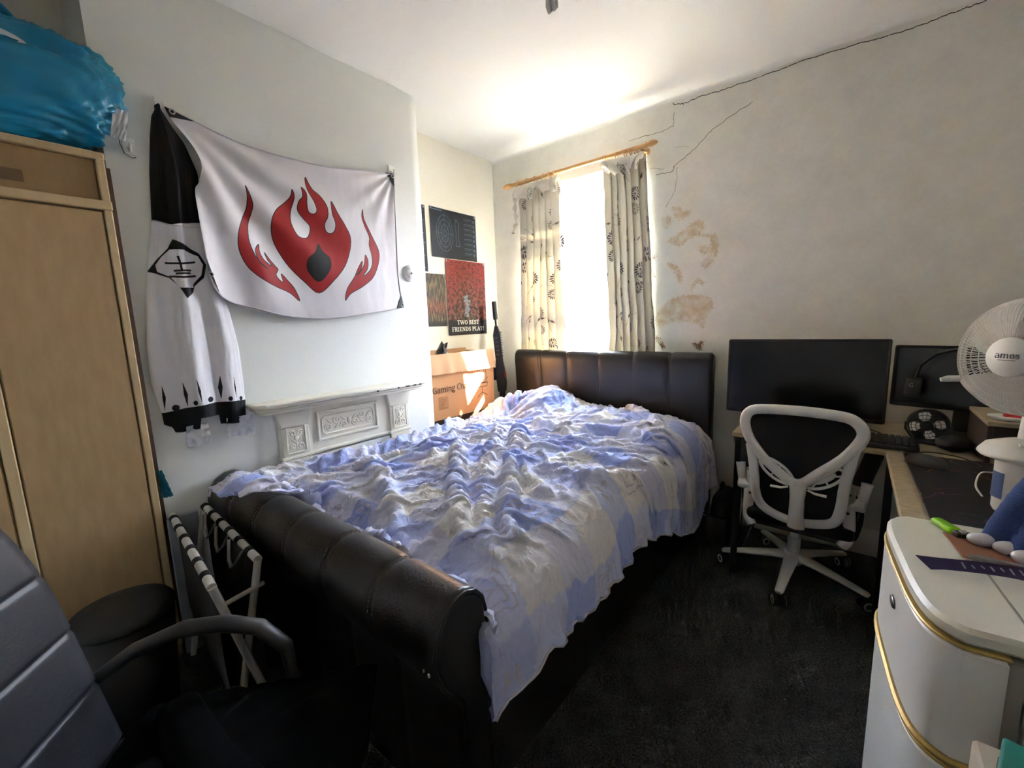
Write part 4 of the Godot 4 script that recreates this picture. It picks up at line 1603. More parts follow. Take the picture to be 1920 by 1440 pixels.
# ---------------------------------------------------------------- dark leather chair in the corner
func build_leather_chair() -> void:
	var hide := leather("chair_leather", rgb(36, 40, 48), 0.46)
	var plastic := mat("arm_plastic", rgb(26, 25, 25), 0.5)
	var turn := deg_to_rad(-38.0)
	# own axes: faces -z, x to its right
	var o := thing("leather_armchair", "black leather swivel chair with ribbed back nearest the camera", "chair", Vector3(-0.775, 0, 2.7), turn)
	var t := Transform3D(Basis(Vector3.RIGHT, deg_to_rad(11.0)), Vector3(0, 0.47, 0.25))
	# backrest of padded cross ribs
	var rows := [[0.03, 0.15], [0.15, 0.27], [0.27, 0.39], [0.39, 0.52]]
	var half := func(y: float) -> float:
		return 0.25 - 0.055 * pow(clampf((y - 0.3) / 0.24, 0, 1), 2.0)
	var st := S()
	for e in [1.0, -1.0]:
		sheet(st, 26, 150, func(u: float, v: float) -> Vector3:
			var y := lerpf(0.0, 0.56, v)
			var x: float = (u * 2 - 1) * half.call(y) * (1.0 - 0.1 * pow(maxf(0.0, (v - 0.94) / 0.06), 2.0))
			var edge := clampf((1.0 - absf(u * 2 - 1)) / 0.12, 0, 1)
			var f := 0.038 * sqrt(clampf(1.0 - pow(1.0 - edge, 2.0), 0, 1)) * sqrt(clampf(minf(v, 1 - v) / 0.04, 0, 1))
			var groove := 0.0
			for r in rows:
				groove = maxf(groove, exp(-pow((y - r[1]) / 0.0045, 2.0)) * 0.0038)
			var z := -f + groove * (1.0 if edge > 0.3 else 0.5) if e > 0 else f * 0.6
			return t * Vector3(-x * e, y, z), null, 1 if e > 0 else 2)
	part("backrest", st, hide, o)
	st = S()
	rbox(st, Vector3(0, 0.45, 0.0), Vector3(0.5, 0.1, 0.48), 0.04, 4, Transform3D.IDENTITY, 0.01)
	part("seat", st, hide, o)
	for s in [-1.0, 1.0]:
		st = S()
		tube(st, [Vector3(s * 0.25, 0.6, 0.28), Vector3(s * 0.28, 0.64, 0.21), Vector3(s * 0.29, 0.665, 0.12), Vector3(s * 0.285, 0.665, 0.04), Vector3(s * 0.28, 0.645, -0.03), Vector3(s * 0.275, 0.59, -0.08), Vector3(s * 0.27, 0.5, -0.09), Vector3(s * 0.24, 0.42, -0.06)], [0.02, 0.021, 0.022, 0.022, 0.021, 0.02, 0.02, 0.02], 10, false, 0.6)
		part("armrest", st, plastic, o)
	st = S()
	lathe(st, [Vector2(0, 0.1), Vector2(0.03, 0.1), Vector2(0.03, 0.25), Vector2(0.02, 0.25), Vector2(0.02, 0.41), Vector2(0, 0.41)], 14, Transform3D.IDENTITY, true)
	part("gas_column", st, plastic, o)
	for k in 5:
		var d := Vector3(sin(k * TAU / 5 + 0.3), 0, cos(k * TAU / 5 + 0.3))
		st = S()
		tube(st, [Vector3(0, 0.12, 0), d * 0.15 + Vector3(0, 0.1, 0), d * 0.29 + Vector3(0, 0.07, 0)], [0.03, 0.025, 0.017], 8)
		var leg := part("star_leg", st, plastic, o)
		st = S()
		lathe(st, [Vector2(0, -0.02), Vector2(0.026, -0.02), Vector2(0.028, 0.0), Vector2(0.026, 0.02), Vector2(0, 0.02)], 14, aim(d * 0.29 + Vector3(0, 0.028, 0), d.cross(Vector3.UP)))
		part("caster", st, plastic, leg)
	# a dark jacket dropped over the seat
	var cloth_m := mat("black_cotton", rgb(14, 14, 15), 1.0, 0.0, 0.1)
	var j := thing("jacket", "black jacket dropped on the leather chair's seat", "jacket", Vector3(-0.775, 0.502, 2.7), turn)
	st = S()
	cloth(st, 40, 40, func(u: float, v: float) -> Vector3:
		var x := (u - 0.5) * 0.46
		var z := (v - 0.62) * 0.44
		var drop := 0.0
		return Vector3(x, 0.035 + 0.04 * absf(noise.get_noise_2d(x * 45 + 7, z * 45)) + 0.05 * exp(-(x * x + z * z) / 0.03) - drop, z), Vector3(0, 0.008, 0))
	part("body", st, cloth_m, j)
	st = S()
	tube(st, [Vector3(-0.2, 0.06, 0.1), Vector3(-0.05, 0.085, 0.0), Vector3(0.06, 0.08, -0.12), Vector3(0.1, 0.06, -0.22)], [0.035, 0.045, 0.045, 0.04], 10, false, 0.5)
	part("sleeve", st, cloth_m, j)


# ---------------------------------------------------------------- fireplace
func scroll(st: SurfaceTool, at: Vector3, size: float, flip: float, turns := 1.3, start := 0.0) -> void:
	# a carved curl lying on a face that looks towards +x
	var pts := []
	var rad := []
	for i in 18:
		var k := i / 17.0
		var a := start + k * turns * TAU
		var r := size * (1.0 - 0.85 * k)
		pts.append(at + Vector3(0.0, sin(a) * r, cos(a) * r * flip))
		rad.append(lerpf(0.0055, 0.003, k))
	tube(st, pts, rad, 6)


func sprig(st: SurfaceTool, at: Vector3, to: Vector3, r: float) -> void:
	tube(st, [at, at.lerp(to, 0.35), at.lerp(to, 0.7), to], [r * 0.4, r, r * 0.9, r * 0.2], 6, false, 0.8)


func build_fireplace() -> void:
	var paint := mat("fireplace_paint", rgb(224, 218, 200), 0.45)
	var chip := mat("chipped_iron", rgb(58, 54, 50), 0.7)
	var o := thing("fireplace", "cream-painted cast fireplace surround with mantel shelf and carved panels", "fireplace", Vector3(-2.0, 0, 1.64))
	# mantel shelf: moulded slab with clipped corners
	var lay := func(grow: float) -> PackedVector2Array:
		return PackedVector2Array([Vector2(-2.058, -1.19 + grow), Vector2(-1.965 + grow * 0.4, -1.19 + grow), Vector2(-1.925 + grow, -1.225 + grow * 0.4), Vector2(-1.925 + grow, -2.085 - grow * 0.4), Vector2(-1.965 + grow * 0.4, -2.12 - grow), Vector2(-2.058, -2.12 - grow)])
	var up := Transform3D(Basis(Vector3(1, 0, 0), Vector3(0, 0, -1), Vector3(0, 1, 0)), Vector3.ZERO)
	var st := S()
	prism(st, lay.call(0.0), 0.952, 0.972, up, 0.006)
	prism(st, lay.call(-0.014), 0.938, 0.952, up, 0.004)
	prism(st, lay.call(-0.03), 0.922, 0.938, up, 0.004)
	var shelf := part_w("mantel_shelf", st, paint, o)
	for c in [[1.26, 0.014], [1.3, 0.02], [1.35, 0.026], [1.41, 0.01], [1.54, 0.014]]:
		st = S()
		box(st, Vector3(-1.9255, 0.955, c[0]), Vector3(0.0035, 0.008, c[1]), 0.001)
		part("paint_chip", st, chip, shelf)
	# back plate
	st = S()
	box(st, Vector3(-2.047, 0.8, 1.645), Vector3(0.02, 0.245, 0.72), 0.003)
	part_w("frieze", st, paint, o)
	var fz: Node3D = o.get_child(1)
	# pilasters with a carved panel and a cornice band
	for z in [1.935, 1.345]:
		st = S()
		box(st, Vector3(-2.042, 0.42, z), Vector3(0.034, 0.83, 0.13), 0.004)
		prism(st, PackedVector2Array([Vector2(-0.065, 0.84), Vector2(0.065, 0.84), Vector2(0.082, 0.922), Vector2(-0.082, 0.922)]), -0.018, 0.02, Transform3D(Basis(Vector3(0, 0, -1), Vector3(0, 1, 0), Vector3(1, 0, 0)), Vector3(-2.04, 0, z)), 0.004)
		box(st, Vector3(-2.04, 0.69, z), Vector3(0.042, 0.018, 0.15), 0.005)
		var pl := part_w("pilaster", st, paint, o)
		st = S()
		for f in [[0.0, 0.056, 0.004, 0.1, 0], [0.0, -0.056, 0.004, 0.1, 0], [0.05, 0.0, 0.004, 0.1, 1], [-0.05, 0.0, 0.004, 0.1, 1]]:
			if f[4] == 0:
				box(st, Vector3(-2.024, 0.775, z + f[1] * 0.78), Vector3(0.008, 0.13, 0.006), 0.0015)
			else:
				box(st, Vector3(-2.024, 0.775 + f[0] * 1.26, z), Vector3(0.008, 0.006, 0.09), 0.0015)
		part("panel_moulding", st, paint, pl)
		st = S()
		var c := Vector3(-2.024, 0.775, z)
		for s in [-1.0, 1.0]:
			scroll(st, c + Vector3(0, 0.03, s * 0.017), 0.014, s, 1.3, 0.6)
			scroll(st, c + Vector3(0, -0.034, s * 0.018), 0.014, s, 1.3, -0.6)
			sprig(st, c + Vector3(0, -0.02, 0), c + Vector3(0, 0.012, s * 0.028), 0.006)
			sprig(st, c, c + Vector3(0, 0.052, s * 0.012), 0.006)
		blob(st, c + Vector3(0, 0.006, 0), Vector3(0.008, 0.013, 0.012), 10, 6)
		sprig(st, c + Vector3(0, -0.055, 0), c + Vector3(0, 0.05, 0), 0.006)
		part("carving", st, paint, pl)
	# centre panel, framed, with a clipped inner frame and scrolling leaves
	st = S()
	for f in [[0.878, 1.655, 0.012, 0.345], [0.742, 1.655, 0.012, 0.345]]:
		box(st, Vector3(-2.034, f[0], f[1]), Vector3(0.012, f[2], f[3]), 0.003)
	for z in [1.49, 1.82]:
		box(st, Vector3(-2.034, 0.81, z), Vector3(0.012, 0.136, 0.012), 0.003)
	part("panel_moulding", st, paint, fz)
	st = S()
	var ring := []
	for p in [[1.525, 0.765], [1.785, 0.765], [1.8, 0.78], [1.8, 0.842], [1.785, 0.857], [1.525, 0.857], [1.51, 0.842], [1.51, 0.78]]:
		ring.append(Vector3(-2.036, p[1], p[0]))
	tube(st, ring, 0.0045, 6, true)
	for s in [-1.0, 1.0]:
		var c := Vector3(-2.036, 0.811, 1.655)
		for k in 3:
			scroll(st, c + Vector3(0, 0.018 * (1 if k % 2 else -1), s * (0.03 + 0.042 * k)), 0.02, s, 1.4, PI * k)
			sprig(st, c + Vector3(0, 0.0, s * (0.015 + 0.04 * k)), c + Vector3(0, 0.03 * (-1 if k % 2 else 1), s * (0.045 + 0.04 * k)), 0.006)
			sprig(st, c + Vector3(0, 0.0, s * (0.02 + 0.04 * k)), c + Vector3(0, -0.028 * (-1 if k % 2 else 1), s * (0.035 + 0.04 * k)), 0.005)
	blob(st, Vector3(-2.036, 0.811, 1.655), Vector3(0.008, 0.02, 0.012), 10, 6)
	part("carving", st, paint, fz)
	st = S()
	box(st, Vector3(-2.044, 0.69, 1.64), Vector3(0.03, 0.016, 0.48), 0.004)
	part_w("lower_band", st, paint, o)
	st = S()
	box(st, Vector3(-2.05, 0.34, 1.64), Vector3(0.018, 0.66, 0.46), 0.004)
	part_w("fire_board", st, mat("wall_paint"), o)


# ---------------------------------------------------------------- curtains
func flower(im: Image, at: Vector2, r: float, c: Color) -> void:
	for ring in 3:
		var rr := r * (1.0 - ring * 0.28)
		var n := 14 - ring * 3
		for k in n:
			var a := k * TAU / n + ring * 0.3
			var d := Vector2.from_angle(a)
			var s := Vector2(-d.y, d.x)
			fill_poly(im, PackedVector2Array([at + d * rr * 0.45, at + d * rr * 0.75 + s * rr * 0.11, at + d * rr, at + d * rr * 0.75 - s * rr * 0.11]), c)
	disc(im, at, r * 0.14, r * 0.14, c)


func curtain_print() -> Image:
	var im := canvas(768, 1024, Color(0.86, 0.845, 0.80))
	for y in 1024:
		for x in 768:
			var k := 0.012 * noise.get_noise_2d(x * 6.0, y * 0.7)
			im.set_pixel(x, y, Color(0.86 + k, 0.845 + k, 0.80 + k))
	var pick := RandomNumberGenerator.new()
	pick.seed = 5
	var dark := [Color(0.30, 0.25, 0.28), Color(0.44, 0.40, 0.42), Color(0.53, 0.50, 0.47)]
	for k in 26:
		var at := Vector2(70 + (k % 5) * 150 + pick.randf_range(-30, 30), 60 + int(k / 5) * 178 + (80 if k % 2 else 0) + pick.randf_range(-25, 25))
		flower(im, at, pick.randf_range(26, 42), dark[pick.randi() % 3])
	for k in 40:
		var at := Vector2(pick.randf() * 768, pick.randf() * 1024)
		var d := Vector2.from_angle(pick.randf() * TAU)
		var s := Vector2(-d.y, d.x)
		fill_poly(im, PackedVector2Array([at, at + d * 14 + s * 6, at + d * 34, at + d * 14 - s * 6]), dark[1 + pick.randi() % 2])
		draw_line_on(im, PackedVector2Array([at, at - d * 40 + s * 8]), 1.6, dark[2])
	return im


func build_curtains() -> void:
	var m := printed("curtain_print", curtain_print(), 0.9, 0.2)
	m.backlight_enabled = true
	m.backlight = rgb(150, 148, 142)
	var pine := wood("pine", rgb(196, 150, 96), rgb(220, 178, 126), Vector3(1.2, 8, 8), 0.4)
	# pole with finials, on two brackets
	var o := thing("curtain_pole", "pine curtain pole with turned finials above the window", "curtain pole", Vector3(-1.6, 2.33, 0.1))
	var a := Vector3(-2.14, 2.326, 0.1)
	var b := Vector3(-1.06, 2.334, 0.1)
	var st := S()
	tube(st, [a, b], 0.0135, 14)
	part_w("pole", st, pine, o)
	for e in [[a, (a - b).normalized()], [b, (b - a).normalized()]]:
		st = S()
		lathe(st, [Vector2(0.0135, -0.01), Vector2(0.019, -0.006), Vector2(0.019, 0.002), Vector2(0.013, 0.008), Vector2(0.021, 0.022), Vector2(0.021, 0.036), Vector2(0.013, 0.056), Vector2(0.005, 0.066), Vector2(0, 0.067)], 18, aim(e[0], e[1]))
		part_w("finial", st, pine, o)
	for x in [-2.09, -1.1]:
		st = S()
		tube(st, [Vector3(x, 2.33, 0.002), Vector3(x, 2.322, 0.085)], 0.01, 8)
		lathe(st, [Vector2(0, 0), Vector2(0.024, 0), Vector2(0.02, 0.008), Vector2(0, 0.01)], 14, aim(Vector3(x, 2.33, 0.001), Vector3.BACK))
		part_w("bracket", st, pine, o)
	for k in [-2.055, -1.98, -1.9, -1.83, -1.775, -1.73, -1.33, -1.26, -1.2, -1.165, -1.14, -1.12]:
		st = S()
		var ring := []
		var tilt: float = 0.25 * sin(k * 40)
		for i in 20:
			var w := i * TAU / 20
			ring.append(Vector3(k + sin(w) * 0.02 * tilt, 2.322 + sin(w) * 0.021, 0.1 + cos(w) * 0.021))
		tube(st, ring, 0.0035, 6, true)
		part_w("curtain_ring", st, pine, o)
	for c in [["cream floral curtain gathered left of the window, sunlit from behind", -2.075, -1.7, -2.1, -1.655, 6.5, 0.3, 1.0], ["cream floral curtain gathered right of the window, beside the damp stains", -1.36, -1.085, -1.305, -0.985, 6.0, 1.7, -1.0]]:
		var cu := thing("curtain", c[0], "curtain", Vector3((c[1] + c[2]) / 2, 1.0, 0.06), 0.0, "floral curtains at the window")
		var shape := func(u: float, v: float) -> Vector3:
			var x: float = lerpf(lerpf(c[1], c[3], v), lerpf(c[2], c[4], v), u)
			var ph: float = c[5] * TAU * u + c[6] + 1.6 * noise.get_noise_2d(u * 30, v * 12.0 + c[6] * 50)
			var deep := lerpf(0.02, 0.034, v) * (0.75 + 0.5 * noise.get_noise_2d(u * 40 + 99, v * 9.0))
			var y := lerpf(2.29 + 0.012 * cos(ph), 0.9, v)
			var z := 0.06 + deep * sin(ph)
			x += 0.012 * cos(ph * 1.0 + 0.7) + 0.02 * noise.get_noise_2d(v * 30, u * 8 + c[6] * 9) * v
			return Vector3(x, y, clampf(z, 0.012, 0.083))
		st = S()
		cloth(st, 110, 60, shape, Vector3(0, 0, 0.003), func(u: float, v: float) -> Vector2: return Vector2(u * 0.95, v))
		part_w("drop", st, m, cu)
		# the gathered heading has flopped forward in soft flaps
		for k in 5:
			st = S()
			var x0: float = lerpf(c[1], c[2], (k + 0.5) / 5.0)
			var wide := 0.045 + 0.02 * (k % 2)
			var drop := 0.075 + 0.035 * ((k * 7) % 3) / 2.0
			var skew: float = -0.03 * c[7] * (1.0 if k < 3 else -0.4)
			cloth(st, 12, 8, func(u: float, v: float) -> Vector3:
				var e := (u - 0.5) * 2.0
				return Vector3(x0 + e * wide * (1.0 - 0.55 * v) + skew * v * 1.5, 2.3 - v * drop - 0.01 * e * e, 0.118 + 0.02 * sin(v * PI) + 0.012 * cos(e * 2.2 + k)), Vector3(0, 0, 0.003), func(u: float, v: float) -> Vector2: return Vector2(0.1 + 0.16 * k + u * 0.12, v * 0.1))
			part_w("heading_flap", st, m, cu)
	# the torn edge of the heading tape hanging down at the left
	st = S()
	cloth(st, 4, 24, func(u: float, v: float) -> Vector3:
		return Vector3(-2.1 - 0.012 * sin(v * 7) + u * 0.03 - 0.03 * v * v, 2.24 - v * 0.27, 0.105 + 0.008 * sin(v * 26 + u * 3)), Vector3(0, 0, 0.003), func(u: float, v: float) -> Vector2: return Vector2(0.05 + u * 0.05, 0.1 + v * 0.2))
	var tape := part("heading_tape", st, m, get_node("curtain"))
	tape.position = -(get_node("curtain") as Node3D).position


# ---------------------------------------------------------------- white robe on the hook
func at_height(q: PackedVector2Array, y: float) -> float:
	for i in q.size() - 1:
		if (q[i].y - y) * (q[i + 1].y - y) <= 0 and q[i].y != q[i + 1].y:
			return lerpf(q[i].x, q[i + 1].x, (y - q[i].y) / (q[i + 1].y - q[i].y))
	return q[0].x if y > q[0].y else q[-1].x


func build_robe() -> void:
	var left := pairs(ROBE_LEFT)
	var right := pairs(ROBE_RIGHT)
	var low := pairs(ROBE_HEM_LOW)
	var zmax := 2.46
	var zmin := 2.02
	var ymax := 2.14
	var ymin := 0.86
	var im := canvas(560, 1600, Color(0.86, 0.85, 0.86))
	var px := func(q: PackedVector2Array) -> PackedVector2Array:
		var o := PackedVector2Array()
		for p in q:
			o.append(Vector2((zmax - p.x) / (zmax - zmin) * 560, (ymax - p.y) / (ymax - ymin) * 1600))
		return o
	var black := Color(0.045, 0.042, 0.05)
	fill_poly(im, px.call(pairs(ROBE_BLACK)), black)
	fill_poly(im, px.call(pairs(ROBE_DIA_OUT)), black)
	fill_poly(im, px.call(pairs(ROBE_DIA_IN)), Color(0.86, 0.85, 0.86))
	for s in ROBE_STROKES:
		draw_line_on(im, px.call(pairs(s)), 9.0, black)
	for s in ROBE_SPIKES:
		fill_poly(im, px.call(pairs(s)), black)
	var k := 0
	for d in px.call(pairs(ROBE_DOTS)):
		disc(im, d, [16, 8, 14, 10, 9][k], [15, 12, 14, 12, 11][k], black)
		k += 1
	fill_poly(im, px.call(pairs(ROBE_HEM)), black)
	var m := printed("robe_print", im, 0.7, 0.35)
	var o := thing("robe", "white robe with black yoke, stepped black hem and diamond emblem", "robe", Vector3(-2.03, 0.9, 2.28))
	var hem_y := func(z: float) -> float:
		for i in low.size() - 1:
			if z <= low[i].x and z >= low[i + 1].x:
				return lerpf(low[i].y, low[i + 1].y, (low[i].x - z) / maxf(low[i].x - low[i + 1].x, 1e-5))
		return low[0].y if z > low[0].x else low[-1].y
	var zl := func(y: float) -> float: return at_height(left, y)
	var zr := func(y: float) -> float: return at_height(right, y)
	var shape := func(s: float, t: float) -> Vector3:
		var zb: float = lerpf(zl.call(0.9), zr.call(0.9), s)
		var y := lerpf(2.118, hem_y.call(zb), t)
		var z: float = lerpf(zl.call(y), zr.call(y), s)
		var open := smoothstep(0.0, 0.25, t)
		var body := sin(s * PI)
		var x := -2.052 + 0.028 * pow(maxf(body, 0.0), 0.5) + 0.016 * open * body * sin(s * 15.0 + 1.2 * sin(t * 2.0) + 0.5) * lerpf(0.35, 1.0, t) + 0.006 * noise.get_noise_2d(s * 40, t * 18)
		return Vector3(maxf(x, -2.054), y, z)
	var st := S()
	cloth(st, 90, 90, func(u: float, v: float) -> Vector3: return shape.call(1 - u, v), Vector3(0.003, 0, 0),
		func(u: float, v: float) -> Vector2:
			var p: Vector3 = shape.call(1 - u, v)
			return Vector2((zmax - p.z) / (zmax - zmin), (ymax - p.y) / (ymax - ymin)))
	part_w("body", st, m, o)
	# seam where the black yoke meets the white cloth
	st = S()
	var seam := []
	for i in 20:
		var k2 := i / 19.0
		var zb: float = lerpf(zl.call(0.9), zr.call(0.9), k2)
		var yy := 1.706 - 0.014 * sin(k2 * PI)
		var p: Vector3 = shape.call(k2, (2.118 - yy) / (2.118 - hem_y.call(zb)))
		seam.append(p + Vector3(0.002, 0, 0))
	tube(st, seam, 0.0018, 5)
	part_w("seam", st, mat("robe_seam", rgb(200, 198, 200), 0.7), o)
	# clear plastic cover sticking out below the hem
	var film := mat("clear_film", Color(0.93, 0.94, 0.95, 0.55), 0.3)
	film.transparency = BaseMaterial3D.TRANSPARENCY_ALPHA
	var g := thing("plastic_cover", "clear plastic wrap sticking out under the robe's black hem", "plastic cover", Vector3(-2.04, 0.86, 2.25))
	for e in [[2.345, 2.27, 0.925, 0.845], [2.205, 2.105, 0.93, 0.85]]:
		st = S()
		cloth(st, 14, 10, func(u: float, v: float) -> Vector3:
			var z: float = lerpf(e[0], e[1], 1 - u)
			return Vector3(-2.04 + 0.012 * noise.get_noise_2d(z * 400, v * 60) + 0.01, lerpf(e[2], e[3], v) - 0.02 * v * absf(noise.get_noise_1d(z * 300)), z - 0.008 * (0.5 - u) * v), Vector3(0.002, 0, 0))
		part_w("fold", st, film, g)


# ---------------------------------------------------------------- flag
func build_flag() -> void:
	var top := pairs(FLAG_TOP)
	var bottom := pairs(FLAG_BOTTOM)
	var left := pairs(FLAG_LEFT)
	var right := pairs(FLAG_RIGHT)
	var zmax := 2.32
	var zmin := 1.22
	var ymax := 2.16
	var ymin := 1.31
	var W := 1320
	var H := 1020
	var im := canvas(W, H, Color(0.86, 0.84, 0.85))
	var px := func(q: PackedVector2Array) -> PackedVector2Array:
		var o := PackedVector2Array()
		for p in q:
			o.append(Vector2((zmax - p.x) / (zmax - zmin) * W, (ymax - p.y) / (ymax - ymin) * H))
		return o
	var red := Color(0.62, 0.075, 0.09)
	var ink := Color(0.07, 0.04, 0.04)
	for f in FLAMES:
		var q: PackedVector2Array = smooth_loop(px.call(pairs(f)), 4)
		fill_poly(im, q, red)
		q.append(q[0])
		draw_line_on(im, q, 4.0, ink)
	fill_poly(im, smooth_loop(px.call(pairs(FLAME_INNER)), 4), Color(0.09, 0.085, 0.08))
	var edge := func(q: PackedVector2Array, t: float) -> Vector2: return along(q, t)
	var cache := {}
	var shape := func(u: float, v: float) -> Vector3:
		var key := Vector2i(int(round(u * 1000)), int(round(v * 1000)))
		if cache.has(key):
			return cache[key]
		var a: Vector2 = edge.call(top, u)
		var b: Vector2 = edge.call(bottom, u)
		var c: Vector2 = edge.call(left, v)
		var d: Vector2 = edge.call(right, v)
		var p := a.lerp(b, v) + c.lerp(d, u) - (top[0].lerp(top[-1], u)).lerp(bottom[0].lerp(bottom[-1], u), v)
		# folds pulled from the upper left corner, slack along the bottom
		var r := p.distance_to(top[0])
		var ang := atan2(top[0].y - p.y, top[0].x - p.x)
		var x := -2.045 + 0.012 * sin(u * PI) + 0.011 * sin(ang * 17.0 + 0.6) * smoothstep(0.05, 0.35, r) * (1 - smoothstep(0.55, 1.0, r)) + 0.008 * sin(v * PI) * (1 - u) + 0.012 * v * v * (0.5 + 0.5 * sin(u * 11.0)) + 0.0015 * noise.get_noise_2d(u * 160, v * 40)
		var rr := p.distance_to(right[0])
		x += 0.005 * sin(atan2(p.y - right[0].y, p.x - right[0].x) * 16.0) * (1 - smoothstep(0.1, 0.5, rr))
		# the left side lies over the sleeve of the robe
		x += 0.03 * (1 - smoothstep(0.0, 0.22, u)) * smoothstep(0.05, 0.3, v)
		cache[key] = Vector3(x, p.y, p.x)
		return cache[key]
	var o := thing("flag", "white wall flag with red flames and black corner tabs", "flag", Vector3(-2.04, 1.33, 1.75))
	var st := S()
	cloth(st, 110, 80, func(u: float, v: float) -> Vector3: return shape.call(1 - u, v), Vector3(0.002, 0, 0),
		func(u: float, v: float) -> Vector2:
			var p: Vector3 = shape.call(1 - u, v)
			return Vector2((zmax - p.z) / (zmax - zmin), (ymax - p.y) / (ymax - ymin)))
	part_w("cloth", st, printed("flag_print", im, 0.5, 0.45), o)
	# hems
	st = S()
	for q in [[0, 0.0], [0, 1.0], [1, 1.0]]:
		var pts := []
		for i in 41:
			var k := i / 40.0
			pts.append((shape.call(k, q[1]) if q[0] == 0 else shape.call(q[1], k)) + Vector3(0.0005, 0, 0))
		tube(st, pts, 0.0032, 5)
	part_w("hem", st, mat("flag_hem", rgb(196, 190, 194), 0.6), o)
	# black corner tabs with eyelets
	var tab := mat("flag_tab", rgb(26, 26, 28), 0.6)
	var metal := mat("eyelet", rgb(180, 180, 178), 0.3, 0.9)
	for c in [[0.0, 0.0, 0.1, 0.06], [1.0, 0.0, -0.06, 0.105], [1.0, 1.0, -0.055, -0.11], [0.0, 1.0, 0.09, -0.1]]:
		var p0: Vector3 = shape.call(c[0], c[1])
		var p1: Vector3 = shape.call(c[0] + c[2], c[1])
		var p2: Vector3 = shape.call(c[0], c[1] + c[3])
		var off := Vector3(0.0035, 0, 0)
		st = S()
		var mid := (p0 + p1 + p2) / 3.0
		for s in [0.0, -0.002]:
			var d := Vector3(s, 0, 0) + off
			poly_out(st, [p0 + d, p1 + d, p2 + d], mid + Vector3(-0.1 if s == 0.0 else 0.1, 0, 0))
		var tb := part_w("corner_tab", st, tab, o)
		st = S()
		var ring := []
		for i in 14:
			ring.append(p0.lerp(mid, 0.62) + Vector3(0.005, sin(i * TAU / 14) * 0.008, cos(i * TAU / 14) * 0.008))
		tube(st, ring, 0.0025, 6, true)
		part("eyelet", st, metal, tb)


# ---------------------------------------------------------------- posters
func poster(called_label: String, z1: float, z0: float, y1: float, y0: float, x: float, im: Image, key: String) -> Node3D:
	var o := thing("poster", called_label, "poster", Vector3(x, y0, (z0 + z1) / 2))
	var st := S()
	cloth(st, 12, 14, func(u: float, v: float) -> Vector3:
		var e := pow(absf(u - 0.5) * 2, 4.0) * 0.002
		return Vector3(x + 0.003 + e + 0.0012 * noise.get_noise_2d(u * 30 + z0 * 99, v * 30), lerpf(y1, y0, v), lerpf(z1, z0, u)), Vector3(0.0008, 0, 0), func(u: float, v: float) -> Vector2: return Vector2(u, v))
	part_w("sheet", st, printed(key, im, 0.55, 0.4), o)
	for c in [[z1 - 0.012, y1 - 0.012], [z0 + 0.012, y1 - 0.012]]:
		st = S()
		rbox(st, Vector3(x + 0.006, c[1], c[0]), Vector3(0.003, 0.012, 0.012), 0.001, 1)
		part_w("tack", st, mat("blue_tack", rgb(150, 160, 172), 0.7), o)
	return o


